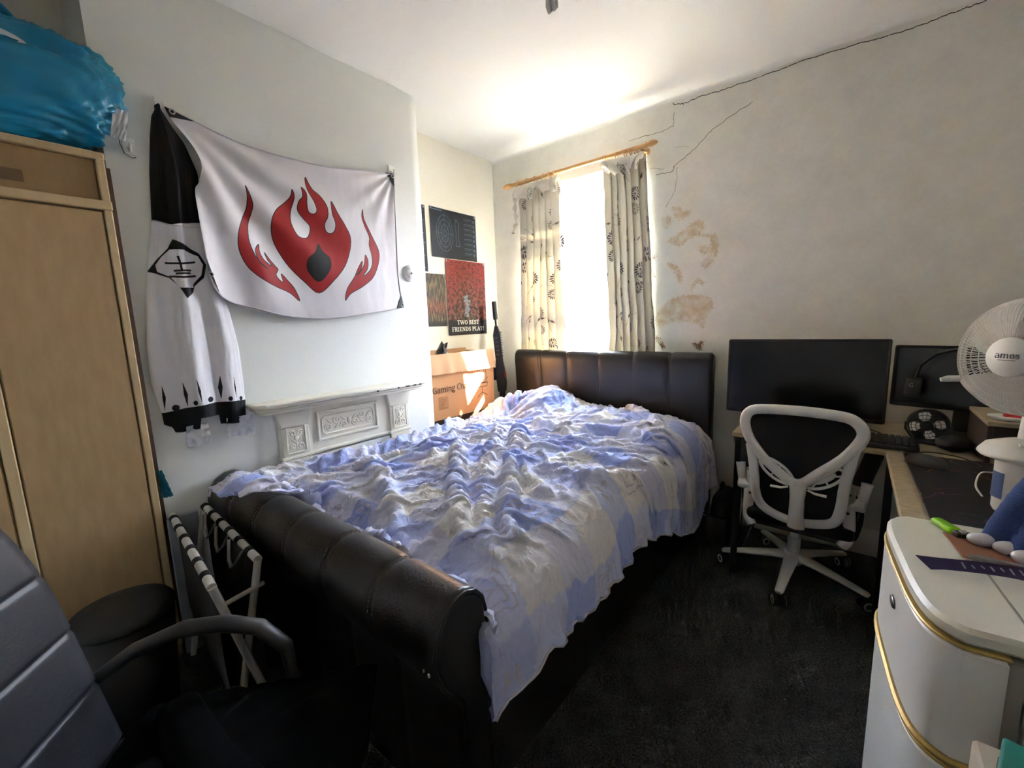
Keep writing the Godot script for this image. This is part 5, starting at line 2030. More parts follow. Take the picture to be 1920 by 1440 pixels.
func build_posters() -> void:
	var X := ALCOVE_X
	# dark technical sheet: plain schematic lines
	var im := canvas(640, 460, Color(0.13, 0.15, 0.18))
	var line := Color(0.42, 0.52, 0.6)
	var faint := Color(0.26, 0.31, 0.36)
	for k in 9:
		draw_line_on(im, PackedVector2Array([Vector2(20, 40 + k * 48), Vector2(420, 40 + k * 48)]), 1.0, faint)
	for r in [110.0, 84.0, 52.0, 20.0]:
		var q := PackedVector2Array()
		for i in 41:
			q.append(Vector2(190 + cos(i * TAU / 40) * r, 225 + sin(i * TAU / 40) * r * 1.55))
		draw_line_on(im, q, 3.0, line)
	for k in 8:
		var d := Vector2.from_angle(k * TAU / 8)
		draw_line_on(im, PackedVector2Array([Vector2(190, 225) + d * 20, Vector2(190, 225) + Vector2(d.x, d.y * 1.55) * 118]), 2.0, line)
	draw_line_on(im, PackedVector2Array([Vector2(350, 70), Vector2(390, 120), Vector2(376, 250), Vector2(396, 330), Vector2(340, 330), Vector2(346, 200), Vector2(334, 120), Vector2(350, 70)]), 4.0, line)
	for k in 8:
		im.fill_rect(Rect2i(460, 50 + k * 48, 120, 5), faint.lightened(0.2))
		im.fill_rect(Rect2i(460, 62 + k * 48, 90 + (k * 37) % 50, 3), faint)
		im.fill_rect(Rect2i(460, 70 + k * 48, 70 + (k * 53) % 60, 3), faint)
		disc(im, Vector2(606, 62 + k * 48), 14, 14, line.darkened(0.25))
	im.fill_rect(Rect2i(20, 14, 140, 8), line)
	poster("dark slate technical drawing poster with pale blue lines, uppermost right", 0.705, 0.235, 2.123, 1.775, X, im, "schematic_print")
	# narrow dark sheet half hidden behind the chimney breast
	im = canvas(160, 460, Color(0.14, 0.15, 0.18))
	for k in 20:
		im.fill_rect(Rect2i(20, 14 + k * 22, 90 + (k * 29) % 40, 5), Color(0.5, 0.53, 0.56))
		im.fill_rect(Rect2i(20, 23 + k * 22, 60 + (k * 47) % 60, 3), Color(0.36, 0.38, 0.4))
	poster("narrow dark poster of text lines half hidden by the chimney breast", 0.9, 0.748, 2.118, 1.666, X, im, "list_print")
	# red leaves over grey rock, with a title
	im = canvas(480, 640, Color(0.2, 0.17, 0.16))
	for y in 640:
		for x in 480:
			var n1 := noise.get_noise_2d(x * 0.22, y * 0.22)
			var n2 := noise.get_noise_2d(x * 0.8 + 300, y * 0.8)
			var c := Color(0.13, 0.11, 0.10).lerp(Color(0.52, 0.47, 0.42), clampf(0.4 + n1 * 1.2 + n2 * 0.8, 0, 1))
			var leaf := smoothstep(0.0, 0.1, n2 * 1.3 + n1 * 0.5 + (0.36 - y / 640.0) * 0.8 + 0.2 * absf(x / 240.0 - 1.0) - 0.12)
			c = c.lerp(Color(0.42, 0.06, 0.06).lerp(Color(0.74, 0.24, 0.18), clampf(0.3 + n2 * 1.6, 0, 1)), leaf)
			if y > 500:
				c = c.lerp(Color(0.10, 0.08, 0.08), clampf((y - 500) / 24.0, 0, 0.9))
			im.set_pixel(x, y, c)
	for k in 30:
		var at := Vector2(240 + 70 * noise.get_noise_1d(k * 40.0), 300 + k * 6)
		disc(im, at, 16 + 10 * noise.get_noise_1d(k * 77.0), 9, Color(0.30, 0.36, 0.44).lerp(Color(0.72, 0.74, 0.76), 0.5 + 0.5 * noise.get_noise_1d(k * 133.0 + 5)))
	var o := poster("red-leaved poster with a white two-line title, above the cardboard box", 0.582, 0.155, 1.77, 1.202, X + 0.002, im, "title_print")
	var ink := mat("poster_white", rgb(228, 226, 220), 0.5)
	var face := Basis(Vector3.UP, PI / 2)
	lettering("TWO BEST", 0.046, ink, o, Transform3D(face, Vector3(0.0052, 0.098, 0.0)), true)
	lettering("FRIENDS PLAY!", 0.046, ink, o, Transform3D(face, Vector3(0.0052, 0.045, 0.0)), true)
	# brown sheet with warm lights
	im = canvas(320, 480, Color(0.16, 0.13, 0.1))
	for y in 480:
		for x in 320:
			var n1 := noise.get_noise_2d(x * 0.7, y * 0.1)
			var n2 := noise.get_noise_2d(x * 0.7 + 120, y * 0.7)
			var c := Color(0.15, 0.12, 0.09).lerp(Color(0.5, 0.42, 0.28), clampf(0.45 + n1 * 1.2, 0, 1))
			var glow := clampf(1.0 - absf(y - 300) / 110.0, 0, 1) * smoothstep(-0.05, 0.25, n2)
			c = c.lerp(Color(0.72, 0.3, 0.22), glow * 0.85)
			if y > 420:
				c = c.lerp(Color(0.08, 0.07, 0.06), clampf((y - 420) / 40.0, 0, 0.85))
			im.set_pixel(x, y, c)
	poster("brown and red poster beside the red-leaved one, half behind the chimney breast", 0.86, 0.592, 1.655, 1.276, X, im, "warm_print")


# ---------------------------------------------------------------- the far corner
func build_box_corner() -> void:
	var kraft := mat("cardboard", Color.WHITE, 0.85, 0.0, 0.25)
	tint(kraft, rgb(176, 128, 84), rgb(196, 148, 102), 0.02, Vector3(2, 9, 2), 41)
	var inner := mat("cardboard_inner", rgb(190, 146, 104), 0.9)
	var o := thing("cardboard_box", "tall open cardboard box with printed lettering in the alcove corner", "box", Vector3(-2.24, 0, 0.73))
	var X0 := -2.385
	var X1 := -2.1
	var Z0 := 0.425
	var Z1 := 1.045
	var top := 1.085
	var im := canvas(620, 1085, Color(0.735, 0.54, 0.375))
	for y in 1085:
		for x in 620:
			var k := 0.018 * noise.get_noise_2d(x * 5.0, y * 0.4) + 0.02 * noise.get_noise_2d(x * 0.5, y * 0.5)
			im.set_pixel(x, y, Color(0.735 + k, 0.54 + k, 0.375 + k))
	var ink := Color(0.26, 0.17, 0.11)
	# outline drawing of a swivel chair
	var c := Vector2(490, 235)
	for q in [[[-40, -120], [-46, -60], [-38, -8], [38, -8], [46, -60], [40, -120], [-40, -120]], [[-60, -4], [60, -4], [52, 22], [-52, 22], [-60, -4]], [[-66, -40], [-52, -40], [-52, 0]], [[66, -40], [52, -40], [52, 0]], [[0, 22], [0, 66]], [[0, 62], [-52, 92]], [[0, 62], [52, 92]], [[0, 62], [0, 104]], [[-22, -108], [22, -108], [26, -70], [-26, -70], [-22, -108]]]:
		var p := PackedVector2Array()
		for e in q:
			p.append(c + Vector2(e[0], e[1]))
		draw_line_on(im, p, 4.0, ink)
	# parcel marks and the dark printed foot
	im.fill_rect(Rect2i(60, 270, 90, 90), Color(0.66, 0.47, 0.32))
	for k in 7:
		im.fill_rect(Rect2i(66, 276 + k * 12, 40 + (k * 31) % 38, 4), Color(0.5, 0.35, 0.23))
	im.fill_rect(Rect2i(0, 425, 620, 110), Color(0.2, 0.15, 0.12))
	for k in 24:
		disc(im, Vector2(14 + k * 26, 480), 9, 22, Color(0.4, 0.3, 0.22))
	var st := S()
	cloth(st, 14, 20, func(u: float, v: float) -> Vector3:
		return Vector3(X1 + 0.004 * sin(u * PI) * sin(v * PI), lerpf(top, 0.004, v), lerpf(Z1, Z0, u)), Vector3(0.005, 0, 0), func(u: float, v: float) -> Vector2: return Vector2(u, v))
	part_w("front_panel", st, printed("box_print", im, 0.85, 0.25), o)
	lettering("Gaming Chair", 0.058, mat("box_ink", rgb(52, 34, 24), 0.8), o, Transform3D(Basis(Vector3.UP, PI / 2), Vector3(X1 + 0.0055 + 2.24, 0.862, 0.855 - 0.73)))
	for p in [[Vector3(X0, top / 2, (Z0 + Z1) / 2), Vector3(0.005, top, Z1 - Z0)], [Vector3((X0 + X1) / 2, top / 2, Z0), Vector3(X1 - X0, top, 0.005)], [Vector3((X0 + X1) / 2, top / 2, Z1), Vector3(X1 - X0, top, 0.005)]]:
		st = S()
		box(st, p[0], p[1], 0.001)
		part_w("side_panel", st, kraft, o)
	st = S()
	box(st, Vector3((X0 + X1) / 2, 0.006, (Z0 + Z1) / 2), Vector3(X1 - X0, 0.006, Z1 - Z0), 0.001)
	part_w("base_panel", st, kraft, o)
	# flaps: the front one bent down outside, creased; the others standing
	st = S()
	cloth(st, 30, 8, func(u: float, v: float) -> Vector3:
		var z := lerpf(Z1, Z0 - 0.004, u)
		var crease := 0.004 * sin(u * 31.0) + 0.003 * noise.get_noise_1d(u * 120)
		return Vector3(X1 + 0.006 + 0.02 * v + crease * v, top + 0.012 - 0.128 * v - 0.01 * u * v, z), Vector3(0.004, 0, 0))
	part_w("front_flap", st, inner, o)
	st = S()
	cloth(st, 12, 4, func(u: float, v: float) -> Vector3:
		return Vector3(X0 + 0.004 - 0.0 * v, lerpf(1.105, top - 0.01, v), lerpf(Z1, Z0, u)), Vector3(0.003, 0, 0))
	part_w("back_flap", st, inner, o)
	st = S()
	cloth(st, 8, 6, func(u: float, v: float) -> Vector3:
		return Vector3(lerpf(X0, X1, u), top - 0.1 * v, Z0 - 0.006 - 0.015 * v), Vector3(0, 0, -0.004))
	part_w("side_flap", st, inner, o)
	# black bag poking out of the box
	var b := thing("black_bag", "black crumpled bag poking out of the tall cardboard box", "bag", Vector3(-2.27, 0.9, 0.8))
	st = S()
	sheet(st, 28, 20, func(u: float, v: float) -> Vector3:
		var a := -fmod(u, 1.0) * TAU
		var r := lerpf(0.1, 0.0, pow(v, 1.6)) * (1 + 0.35 * noise.get_noise_2d(cos(a) * 25 + 70, v * 30 + sin(a) * 25))
		return Vector3(cos(a) * r * 0.9, v * 0.275, sin(a) * r - 0.03 * v))
	part("sack", st, mat("black_nylon", rgb(20, 19, 18), 0.6), b)
	st = S()
	tube(st, [Vector3(0.02, 0.2, 0.05), Vector3(0.05, 0.24, 0.02), Vector3(0.04, 0.26, -0.04), Vector3(0.0, 0.22, -0.06)], 0.008, 6, false, 0.4)
	part("strap", st, mat("black_nylon"), b)
	# toy rifle standing in the corner, muzzle up
	var gun := mat("rifle_black", rgb(34, 34, 36), 0.5)
	var grey := mat("rifle_grey", rgb(70, 70, 72), 0.5)
	var g := thing("toy_rifle", "black toy rifle standing muzzle up in the corner by curtain", "toy rifle", Vector3(-2.262, 0.0, 0.13), deg_to_rad(38.0))
	var lean := Transform3D(Basis(Vector3.BACK, 0.055), Vector3(0.03, 0, 0))
	st = S()
	prism(st, PackedVector2Array([Vector2(-0.028, 0.004), Vector2(0.03, 0.004), Vector2(0.036, 0.5), Vector2(0.028, 0.72), Vector2(-0.02, 0.72), Vector2(-0.034, 0.5)]), -0.017, 0.017, lean, 0.004)
	part("stock", st, gun, g)
	st = S()
	prism(st, PackedVector2Array([Vector2(-0.03, 0.72), Vector2(0.038, 0.72), Vector2(0.05, 0.79), Vector2(0.044, 0.9), Vector2(0.036, 1.0), Vector2(-0.024, 1.0), Vector2(-0.038, 0.9)]), -0.021, 0.021, lean, 0.005)
	part("receiver", st, gun, g)
	st = S()
	prism(st, PackedVector2Array([Vector2(-0.026, 1.0), Vector2(0.036, 1.0), Vector2(0.034, 1.2), Vector2(0.016, 1.265), Vector2(-0.01, 1.265), Vector2(-0.03, 1.19)]), -0.02, 0.02, lean, 0.005)
	var hg := part("handguard", st, gun, g)
	for k in 10:
		st = S()
		box(st, Vector3(0.036, 1.02 + k * 0.021, 0), Vector3(0.012, 0.011, 0.03), 0.002, lean)
		part("rail_tooth", st, grey, hg)
	for k in 5:
		st = S()
		box(st, Vector3(-0.004, 1.03 + k * 0.034, 0.0205), Vector3(0.026, 0.012, 0.003), 0.001, lean)
		part("vent", st, grey, hg)
	st = S()
	tube(st, [lean * Vector3(0.003, 1.26, 0), lean * Vector3(0.003, 1.33, 0)], 0.009, 10)
	part("barrel", st, gun, g)
	st = S()
	lathe(st, [Vector2(0, 1.315), Vector2(0.017, 1.315), Vector2(0.019, 1.32), Vector2(0.019, 1.455), Vector2(0.016, 1.462), Vector2(0, 1.462)], 16, lean * Transform3D(Basis.IDENTITY, Vector3(0.003, 0, 0)), true)
	part("silencer", st, gun, g)
	st = S()
	tube(st, [lean * Vector3(-0.055, 0.82, 0.0), lean * Vector3(-0.058, 0.97, 0.0)], [0.021, 0.018], 12)
	box(st, Vector3(-0.042, 0.9, 0), Vector3(0.03, 0.04, 0.02), 0.003, lean)
	part("scope", st, gun, g)
	st = S()
	box(st, Vector3(0.044, 0.86, 0.018), Vector3(0.014, 0.05, 0.014), 0.002, lean)
	part("red_lever", st, mat("red_plastic", rgb(170, 40, 32), 0.5), g)


# ---------------------------------------------------------------- between bed and wardrobe
func build_hamper() -> void:
	var tube_m := mat("hamper_tube", rgb(196, 192, 184), 0.4, 0.3)
	var cloth_m := mat("hamper_cloth", rgb(24, 23, 23), 0.9)
	var liner := mat("hamper_liner", rgb(140, 136, 128), 0.9)
	var o := thing("laundry_hamper", "folding laundry hamper with black straps on pale tubes at bed foot", "hamper", Vector3(-1.66, 0, 2.42))
	var la := Vector3(-1.97, 0.604, 2.44)
	var lb := Vector3(-1.32, 0.6, 2.5)
	var ra := Vector3(-1.98, 0.61, 2.338)
	var rb := Vector3(-1.37, 0.6, 2.366)
	for e in [[la, lb], [ra, rb]]:
		var st := S()
		tube(st, [e[0], e[1]], 0.0125, 12)
		var rail := part_w("top_rail", st, tube_m, o)
		for k in 6:
			st = S()
			var p: Vector3 = e[0].lerp(e[1], 0.06 + k * 0.165)
			var d: Vector3 = (e[1] - e[0]).normalized()
			tube(st, [p - d * 0.014, p + d * 0.014], 0.0148, 10)
			part("strap", st, cloth_m, rail)
	# crossing legs at each end
	for e in [[lb, Vector3(-1.31, 0.012, 2.36)], [rb, Vector3(-1.355, 0.012, 2.5)], [la, Vector3(-1.97, 0.012, 2.345)], [ra, Vector3(-1.985, 0.012, 2.44)]]:
		var st := S()
		tube(st, [e[0], e[1]], 0.011, 10)
		part_w("leg", st, tube_m, o)
	var st := S()
	tube(st, [Vector3(-1.33, 0.53, 2.485), Vector3(-1.37, 0.52, 2.36)], 0.007, 6)
	part_w("spacer", st, tube_m, o)
	# bag slung between the rails
	st = S()
	cloth(st, 24, 30, func(u: float, v: float) -> Vector3:
		var p := la.lerp(lb, lerpf(0.05, 0.97, u))
		var q := ra.lerp(rb, lerpf(0.05, 0.97, u))
		var a := v * PI
		var mid := p.lerp(q, v)
		var depth := 0.5 * pow(sin(a), 0.35)
		return Vector3(mid.x, mid.y - depth + 0.0, lerpf(p.z, q.z, 0.5 - 0.5 * cos(a) * 0.92) + 0.006 * noise.get_noise_2d(u * 60, v * 60)), Vector3(0.0, 0.003, 0))
	part_w("bag", st, cloth_m, o)
	st = S()
	for k in 3:
		var p := ra.lerp(rb, 0.25 + k * 0.24)
		tube(st, [p + Vector3(-0.06, -0.005, 0.015), p + Vector3(-0.03, -0.06, 0.03), p + Vector3(0.0, -0.075, 0.034), p + Vector3(0.03, -0.05, 0.028), p + Vector3(0.06, -0.005, 0.015)], 0.006, 6, false, 0.4)
	part_w("liner_edge", st, liner, o)
	# grey board and a teal cloth stuck in the gap by the wardrobe
	st = S()
	box(st, Vector3.ZERO, Vector3(0.012, 0.58, 0.1), 0.003, Transform3D(Basis(Vector3.BACK, -0.03), Vector3(-2.005, 0.3, 2.405)))
	single("grey_panel", st, mat("grey_board", rgb(140, 146, 152), 0.7), "narrow grey board standing between wardrobe and hamper", "panel")
	st = S()
	cloth(st, 10, 16, func(u: float, v: float) -> Vector3:
		return Vector3(-2.03 + 0.018 * noise.get_noise_2d(u * 50, v * 40) + 0.01 * u, 0.775 - v * 0.11, 2.452 - u * (0.012 + 0.022 * v)), Vector3(0.003, 0, 0))
	single("teal_cloth", st, mat("teal_cotton", rgb(30, 116, 136), 0.9), "teal cloth hanging in the gap beside the wardrobe", "cloth")
	# waste bin in front of the wardrobe
	o = thing("waste_bin", "black round waste bin in front of the wardrobe", "bin", Vector3(-1.74, 0, 2.64))
	st = S()
	lathe(st, [Vector2(0, 0.002), Vector2(0.1, 0.002), Vector2(0.128, 0.42), Vector2(0.122, 0.42), Vector2(0.095, 0.01), Vector2(0, 0.01)], 28)
	part("body", st, mat("bin_black", rgb(26, 25, 24), 0.6), o)
	st = S()
	lathe(st, [Vector2(0.13, 0.415), Vector2(0.134, 0.425), Vector2(0.12, 0.445), Vector2(0.06, 0.46), Vector2(0, 0.463)], 28)
	part("lid", st, mat("bin_black"), o)


# ---------------------------------------------------------------- on the desk
func monitor(label: String, at: Vector3, turn: float, w: float, h: float, y: float, tilt: float, stand_h: float) -> Node3D:
	var o := thing("monitor", label, "monitor", at, turn)
	var shell := mat("monitor_shell", rgb(20, 20, 21), 0.45)
	var t := Transform3D(Basis(Vector3.RIGHT, tilt), Vector3(0, y + h / 2, 0))
	var st := S()
	rbox(st, Vector3(0, 0, -0.012), Vector3(w, h, 0.026), 0.006, 2, t)
	rbox(st, Vector3(0, -h * 0.1, -0.035), Vector3(w * 0.5, h * 0.5, 0.03), 0.012, 2, t)
	part("housing", st, shell, o)
	st = S()
	box(st, Vector3(0, 0.004, 0.0012), Vector3(w - 0.022, h - 0.032, 0.001), 0.0, t)
	part("screen", st, mat("screen_glass", rgb(8, 8, 10), 0.22), o)
	for b in [[0.0, h / 2 - 0.004, w - 0.008, 0.009], [0.0, -h / 2 + 0.008, w - 0.008, 0.016], [-w / 2 + 0.004, 0.0, 0.009, h - 0.01], [w / 2 - 0.004, 0.0, 0.009, h - 0.01]]:
		st = S()
		box(st, Vector3(b[0], b[1], 0.001), Vector3(b[2], b[3], 0.006), 0.0015, t)
		part("bezel", st, shell, o)
	st = S()
	box(st, Vector3(0, (y + 0.06) / 2 + 0.004, -0.05), Vector3(0.07, y + 0.06, 0.018), 0.004)
	part("stand_neck", st, shell, o)
	st = S()
	rbox(st, Vector3(0, 0.009, -0.015), Vector3(0.24, 0.014, 0.17), 0.006, 2)
	part("stand_foot", st, shell, o)
	return o


func cable(label: String, pts: Array, r := 0.0025, c := "cable_black") -> void:
	var q := []
	for i in pts.size() - 1:
		for k in 6:
			q.append((pts[i] as Vector3).cubic_interpolate(pts[i + 1], pts[maxi(i - 1, 0)], pts[mini(i + 2, pts.size() - 1)], k / 6.0))
	q.append(pts[-1])
	var st := S()
	tube(st, q, r, 6)
	single("cable", st, mat(c, rgb(20, 20, 20), 0.6), label, "cable")


func mat_print() -> Image:
	var im := canvas(768, 640, Color(0.11, 0.105, 0.11))
	for y in 640:
		for x in 768:
			var k := noise.get_noise_2d(x * 0.5, y * 0.5)
			var red := clampf((x / 768.0 - 0.35) * 1.4 + k, 0, 1) * clampf(1.2 - y / 420.0, 0, 1)
			var n := 0.02 * noise.get_noise_2d(x * 5.0, y * 5.0)
			im.set_pixel(x, y, Color(0.15 + n + 0.17 * red, 0.145 + n - 0.02 * red, 0.15 + n - 0.02 * red))
	var pick := RandomNumberGenerator.new()
	pick.seed = 19
	for k in 46:
		var a := Vector2(pick.randf() * 768, pick.randf() * 640)
		var warm := a.y < 380
		var c: Color = [Color(0.62, 0.28, 0.12), Color(0.45, 0.12, 0.1), Color(0.55, 0.18, 0.14)][k % 3] if warm else [Color(0.3, 0.4, 0.42), Color(0.24, 0.2, 0.46), Color(0.5, 0.2, 0.42)][k % 3]
		var q := PackedVector2Array()
		var d := Vector2.from_angle(pick.randf_range(-0.6, 0.9))
		for i in 9:
			q.append(a + d * i * pick.randf_range(10, 22) + Vector2(0, 14 * sin(i * 0.8 + k)))
		draw_line_on(im, q, pick.randf_range(1.0, 3.4), c)
	return im


func build_desk_things() -> void:
	var Y := 0.7395
	var black := mat("desk_black", rgb(22, 22, 23), 0.5)
	var o := monitor("large black flat monitor on the desk behind the white chair", Vector3(-0.192, Y, 0.272), deg_to_rad(0.5), 0.66, 0.39, 0.028, 0.0, 0.1)
	o = monitor("smaller black monitor at the desk corner behind the fan", Vector3(0.385, Y, 0.245), deg_to_rad(-13.0), 0.475, 0.275, 0.112, deg_to_rad(-3.0), 0.1)
	var st := S()
	lathe(st, [Vector2(0, 0), Vector2(0.0065, 0), Vector2(0.006, 0.0015), Vector2(0, 0.0016)], 16, aim(Vector3(0.0, 0.118, 0.006), Vector3.BACK))
	part("emblem", st, mat("emblem", rgb(150, 150, 152), 0.4, 0.5), o)
	# headset hung over the top of the smaller monitor
	var hs := thing("headset", "black headset hung over the smaller monitor's top edge", "headset", Vector3(0.26, 0.95, 0.31), deg_to_rad(-13.0))
	st = S()
	tube(st, [Vector3(-0.04, 0.03, 0.012), Vector3(-0.025, 0.1, 0.016), Vector3(0.02, 0.152, 0.014), Vector3(0.09, 0.172, 0.0), Vector3(0.13, 0.165, -0.02)], [0.008, 0.01, 0.011, 0.011, 0.01], 8, false, 0.6)
	part("headband", st, black, hs)
	st = S()
	rbox(st, Vector3(-0.042, 0.005, 0.018), Vector3(0.055, 0.085, 0.032), 0.014, 4)
	var cup := part("ear_cup", st, black, hs)
	lettering("G", 0.022, mat("pale_print", rgb(150, 152, 156), 0.5), cup, Transform3D(Basis.IDENTITY, Vector3(-0.046, 0.014, 0.0345)))
	# keyboard
	o = thing("keyboard", "black keyboard on the desk between chair and mouse", "keyboard", Vector3(0.02, Y + 0.001, 0.545), deg_to_rad(-3.0))
	st = S()
	rbox(st, Vector3(0, 0.011, 0), Vector3(0.42, 0.02, 0.145), 0.006, 2, Transform3D(Basis(Vector3.RIGHT, 0.04), Vector3(0, 0.003, 0)))
	part("case", st, black, o)
	st = S()
	box(st, Vector3.ZERO, Vector3(0.0165, 0.009, 0.0165), 0.003)
	var key := mesh_of(st)
	for r in 6:
		for k in 20:
			var m := MeshInstance3D.new()
			m.mesh = key
			m.material_override = mat("key_black", rgb(30, 30, 31), 0.6)
			m.name = "key"
			m.position = Vector3(-0.19 + k * 0.02, 0.0275 - (r - 2.5) * 0.0009, -0.055 + r * 0.022)
			o.add_child(m, true)
	# mouse mat and mouse
	o = thing("mouse_mat", "large dark desk mat with coloured squiggles on the desk wing", "mouse mat", Vector3(0.42, Y + 0.001, 1.02))
	st = S()
	cloth(st, 20, 24, func(u: float, v: float) -> Vector3:
		return Vector3(lerpf(0.178 + 0.012 * v + 0.004 * noise.get_noise_1d(v * 30), 0.69, u), Y + 0.004, lerpf(0.66, 1.395, v)), Vector3(0, -0.003, 0), func(u: float, v: float) -> Vector2: return Vector2(u, v))
	part_w("pad", st, printed("mat_print", mat_print(), 0.8, 0.3), o)
	st = S()
	tube(st, [Vector3(0.178, Y + 0.004, 0.66), Vector3(0.69, Y + 0.004, 0.66), Vector3(0.69, Y + 0.004, 1.395), Vector3(0.19, Y + 0.004, 1.395)], 0.0018, 5, true)
	part_w("stitched_edge", st, black, o)
	o = thing("mouse", "black computer mouse at the corner of the desk mat", "mouse", Vector3(0.228, Y + 0.0045, 0.79), deg_to_rad(55.0))
	st = S()
	sheet(st, 20, 12, func(u: float, v: float) -> Vector3:
		var a := -fmod(u, 1.0) * TAU
		var e := v * PI / 2
		return Vector3(cos(a) * 0.034 * pow(cos(e), 0.6) * (1 - 0.1 * cos(a * 2)), sin(e) * 0.038 * (1.0 + 0.0), sin(a) * 0.06 * pow(cos(e), 0.6)))
	part("shell", st, black, o)
	st = S()
	lathe(st, [Vector2(0, -0.004), Vector2(0.009, -0.004), Vector2(0.009, 0.004), Vector2(0, 0.004)], 12, aim(Vector3(0, 0.03, -0.026), Vector3.RIGHT), true)
	part("wheel", st, mat("key_black"), o)
	# little fan with silver blades
	o = thing("desk_fan", "small black clip fan with silvery blades below the monitor", "fan", Vector3(0.262, Y + 0.001, 0.43), deg_to_rad(-18.0))
	var silver := mat("silver_blade", rgb(232, 228, 222), 0.4, 0.0)
	st = S()
	for r in [[0.058, 0.0], [0.066, -0.012], [0.066, -0.03], [0.045, 0.01], [0.03, 0.014]]:
		var ring := []
		for k in 28:
			ring.append(Vector3(cos(k * TAU / 28) * r[0], 0.075 + sin(k * TAU / 28) * r[0], 0.02 + r[1]))
		tube(st, ring, 0.0013, 5, true)
	for k in 20:
		var d := Vector3(cos(k * TAU / 20), sin(k * TAU / 20), 0)
		var c := Vector3(0, 0.075, 0.02)
		tube(st, [c + d * 0.016 + Vector3(0, 0, 0.015), c + d * 0.045 + Vector3(0, 0, 0.01), c + d * 0.066 + Vector3(0, 0, -0.012), c + d * 0.066 + Vector3(0, 0, -0.03)], 0.0007, 4)
	part("cage", st, black, o)
	st = S()
	lathe(st, [Vector2(0, 0.0), Vector2(0.02, 0.0), Vector2(0.02, 0.014), Vector2(0.016, 0.018), Vector2(0, 0.019)], 18, aim(Vector3(0, 0.075, 0.01), Vector3.BACK))
	part("hub", st, black, o)
	st = S()
	lathe(st, [Vector2(0, 0), Vector2(0.064, 0), Vector2(0.064, 0.004), Vector2(0, 0.005)], 28, aim(Vector3(0, 0.075, -0.012), Vector3.BACK), true)
	part("back_plate", st, black, o)
	for k in 4:
		st = S()
		var a := k * TAU / 4 + 0.25
		cloth(st, 8, 6, func(u: float, v: float) -> Vector3:
			var w := (u - 0.5) * 2.0
			var r := 0.019 + v * 0.036
			var ang := a + w * 0.48 * (0.75 + 0.25 * sin(v * PI)) * (1.0 if v < 0.8 else 0.8)
			return Vector3(cos(ang) * r, 0.075 + sin(ang) * r, 0.012 + w * 0.005), Vector3(0, 0, 0.001))
		part("blade", st, silver, o)
	st = S()
	rbox(st, Vector3(0, 0.006, -0.01), Vector3(0.1, 0.012, 0.08), 0.005, 2)
	tube(st, [Vector3(-0.045, 0.01, -0.01), Vector3(-0.07, 0.05, -0.005), Vector3(-0.068, 0.078, 0.0)], 0.005, 6)
	tube(st, [Vector3(0.045, 0.01, -0.01), Vector3(0.07, 0.05, -0.005), Vector3(0.068, 0.078, 0.0)], 0.005, 6)
	part("stand", st, black, o)
	# dark lumpy things beside the fan: a webcam and a black pouch
	o = thing("black_pouch", "black soft pouch behind the mouse on the desk", "pouch", Vector3(0.33, Y + 0.001, 0.52))
	st = S()
	blob(st, Vector3(0, 0.03, 0), Vector3(0.055, 0.03, 0.045), 24, 14, 0.25, 1.6)
	part("body", st, mat("black_nylon"), o)
	st = S()
	tube(st, [Vector3(-0.03, 0.055, 0.0), Vector3(0, 0.06, 0.005), Vector3(0.03, 0.054, 0.0)], 0.003, 5)
	part("zip", st, black, o)
	# small shelf box at the right with a tray on it
	var ply := mat("desk_wood")
	var dk := mat("riser_dark", rgb(46, 32, 28), 0.6)
	o = thing("desk_riser", "small wooden shelf riser with dark sides on the desk", "shelf", Vector3(0.55, Y + 0.001, 0.495))
	st = S()
	box(st, Vector3(0, 0.143, 0), Vector3(0.33, 0.016, 0.31), 0.002)
	part("top_board", st, ply, o)
	for x in [-0.155, 0.155]:
		st = S()
		box(st, Vector3(x, 0.067, 0), Vector3(0.016, 0.134, 0.3), 0.002)
		part("side_board", st, dk, o)
	st = S()
	box(st, Vector3(0, 0.067, -0.14), Vector3(0.294, 0.134, 0.012), 0.002)
	part("back_board", st, dk, o)
	o = thing("white_dish", "white oval dish with a red insert on the desk shelf", "dish", Vector3(0.455, Y + 0.154, 0.6))
	st = S()
	lathe(st, [Vector2(0, 0), Vector2(0.045, 0), Vector2(0.066, 0.012), Vector2(0.064, 0.016), Vector2(0.04, 0.008), Vector2(0, 0.008)], 28, Transform3D(Basis.from_scale(Vector3(1, 1, 0.6)), Vector3.ZERO))
	part("rim", st, mat("white_plastic", rgb(226, 224, 218), 0.4), o)
	st = S()
	rbox(st, Vector3(0.012, 0.014, 0.002), Vector3(0.075, 0.014, 0.04), 0.006, 3)
	part("insert", st, mat("red_insert", rgb(206, 44, 44), 0.6), o)
	# cables
	cable("black cable looping from the mouse across the desk mat", [Vector3(0.215, Y + 0.02, 0.74), Vector3(0.2, Y + 0.008, 0.68), Vector3(0.25, Y + 0.008, 0.61), Vector3(0.33, Y + 0.008, 0.63), Vector3(0.37, Y + 0.008, 0.72), Vector3(0.33, Y + 0.008, 0.76), Vector3(0.3, Y + 0.008, 0.7), Vector3(0.38, Y + 0.008, 0.66)])
	cable("thin cable lying over the back of the keyboard", [Vector3(-0.1, Y + 0.006, 0.43), Vector3(0.0, Y + 0.05, 0.47), Vector3(0.1, Y + 0.035, 0.46), Vector3(0.17, Y + 0.006, 0.5), Vector3(0.2, Y + 0.006, 0.58)])
	cable("white lead curling beside the fan's tub on desk", [Vector3(0.36, Y + 0.06, 0.98), Vector3(0.33, Y + 0.05, 0.96), Vector3(0.315, Y + 0.02, 1.0), Vector3(0.32, Y + 0.008, 1.06)], 0.0025, "cable_white")
	mats["cable_white"].albedo_color = rgb(214, 212, 206)
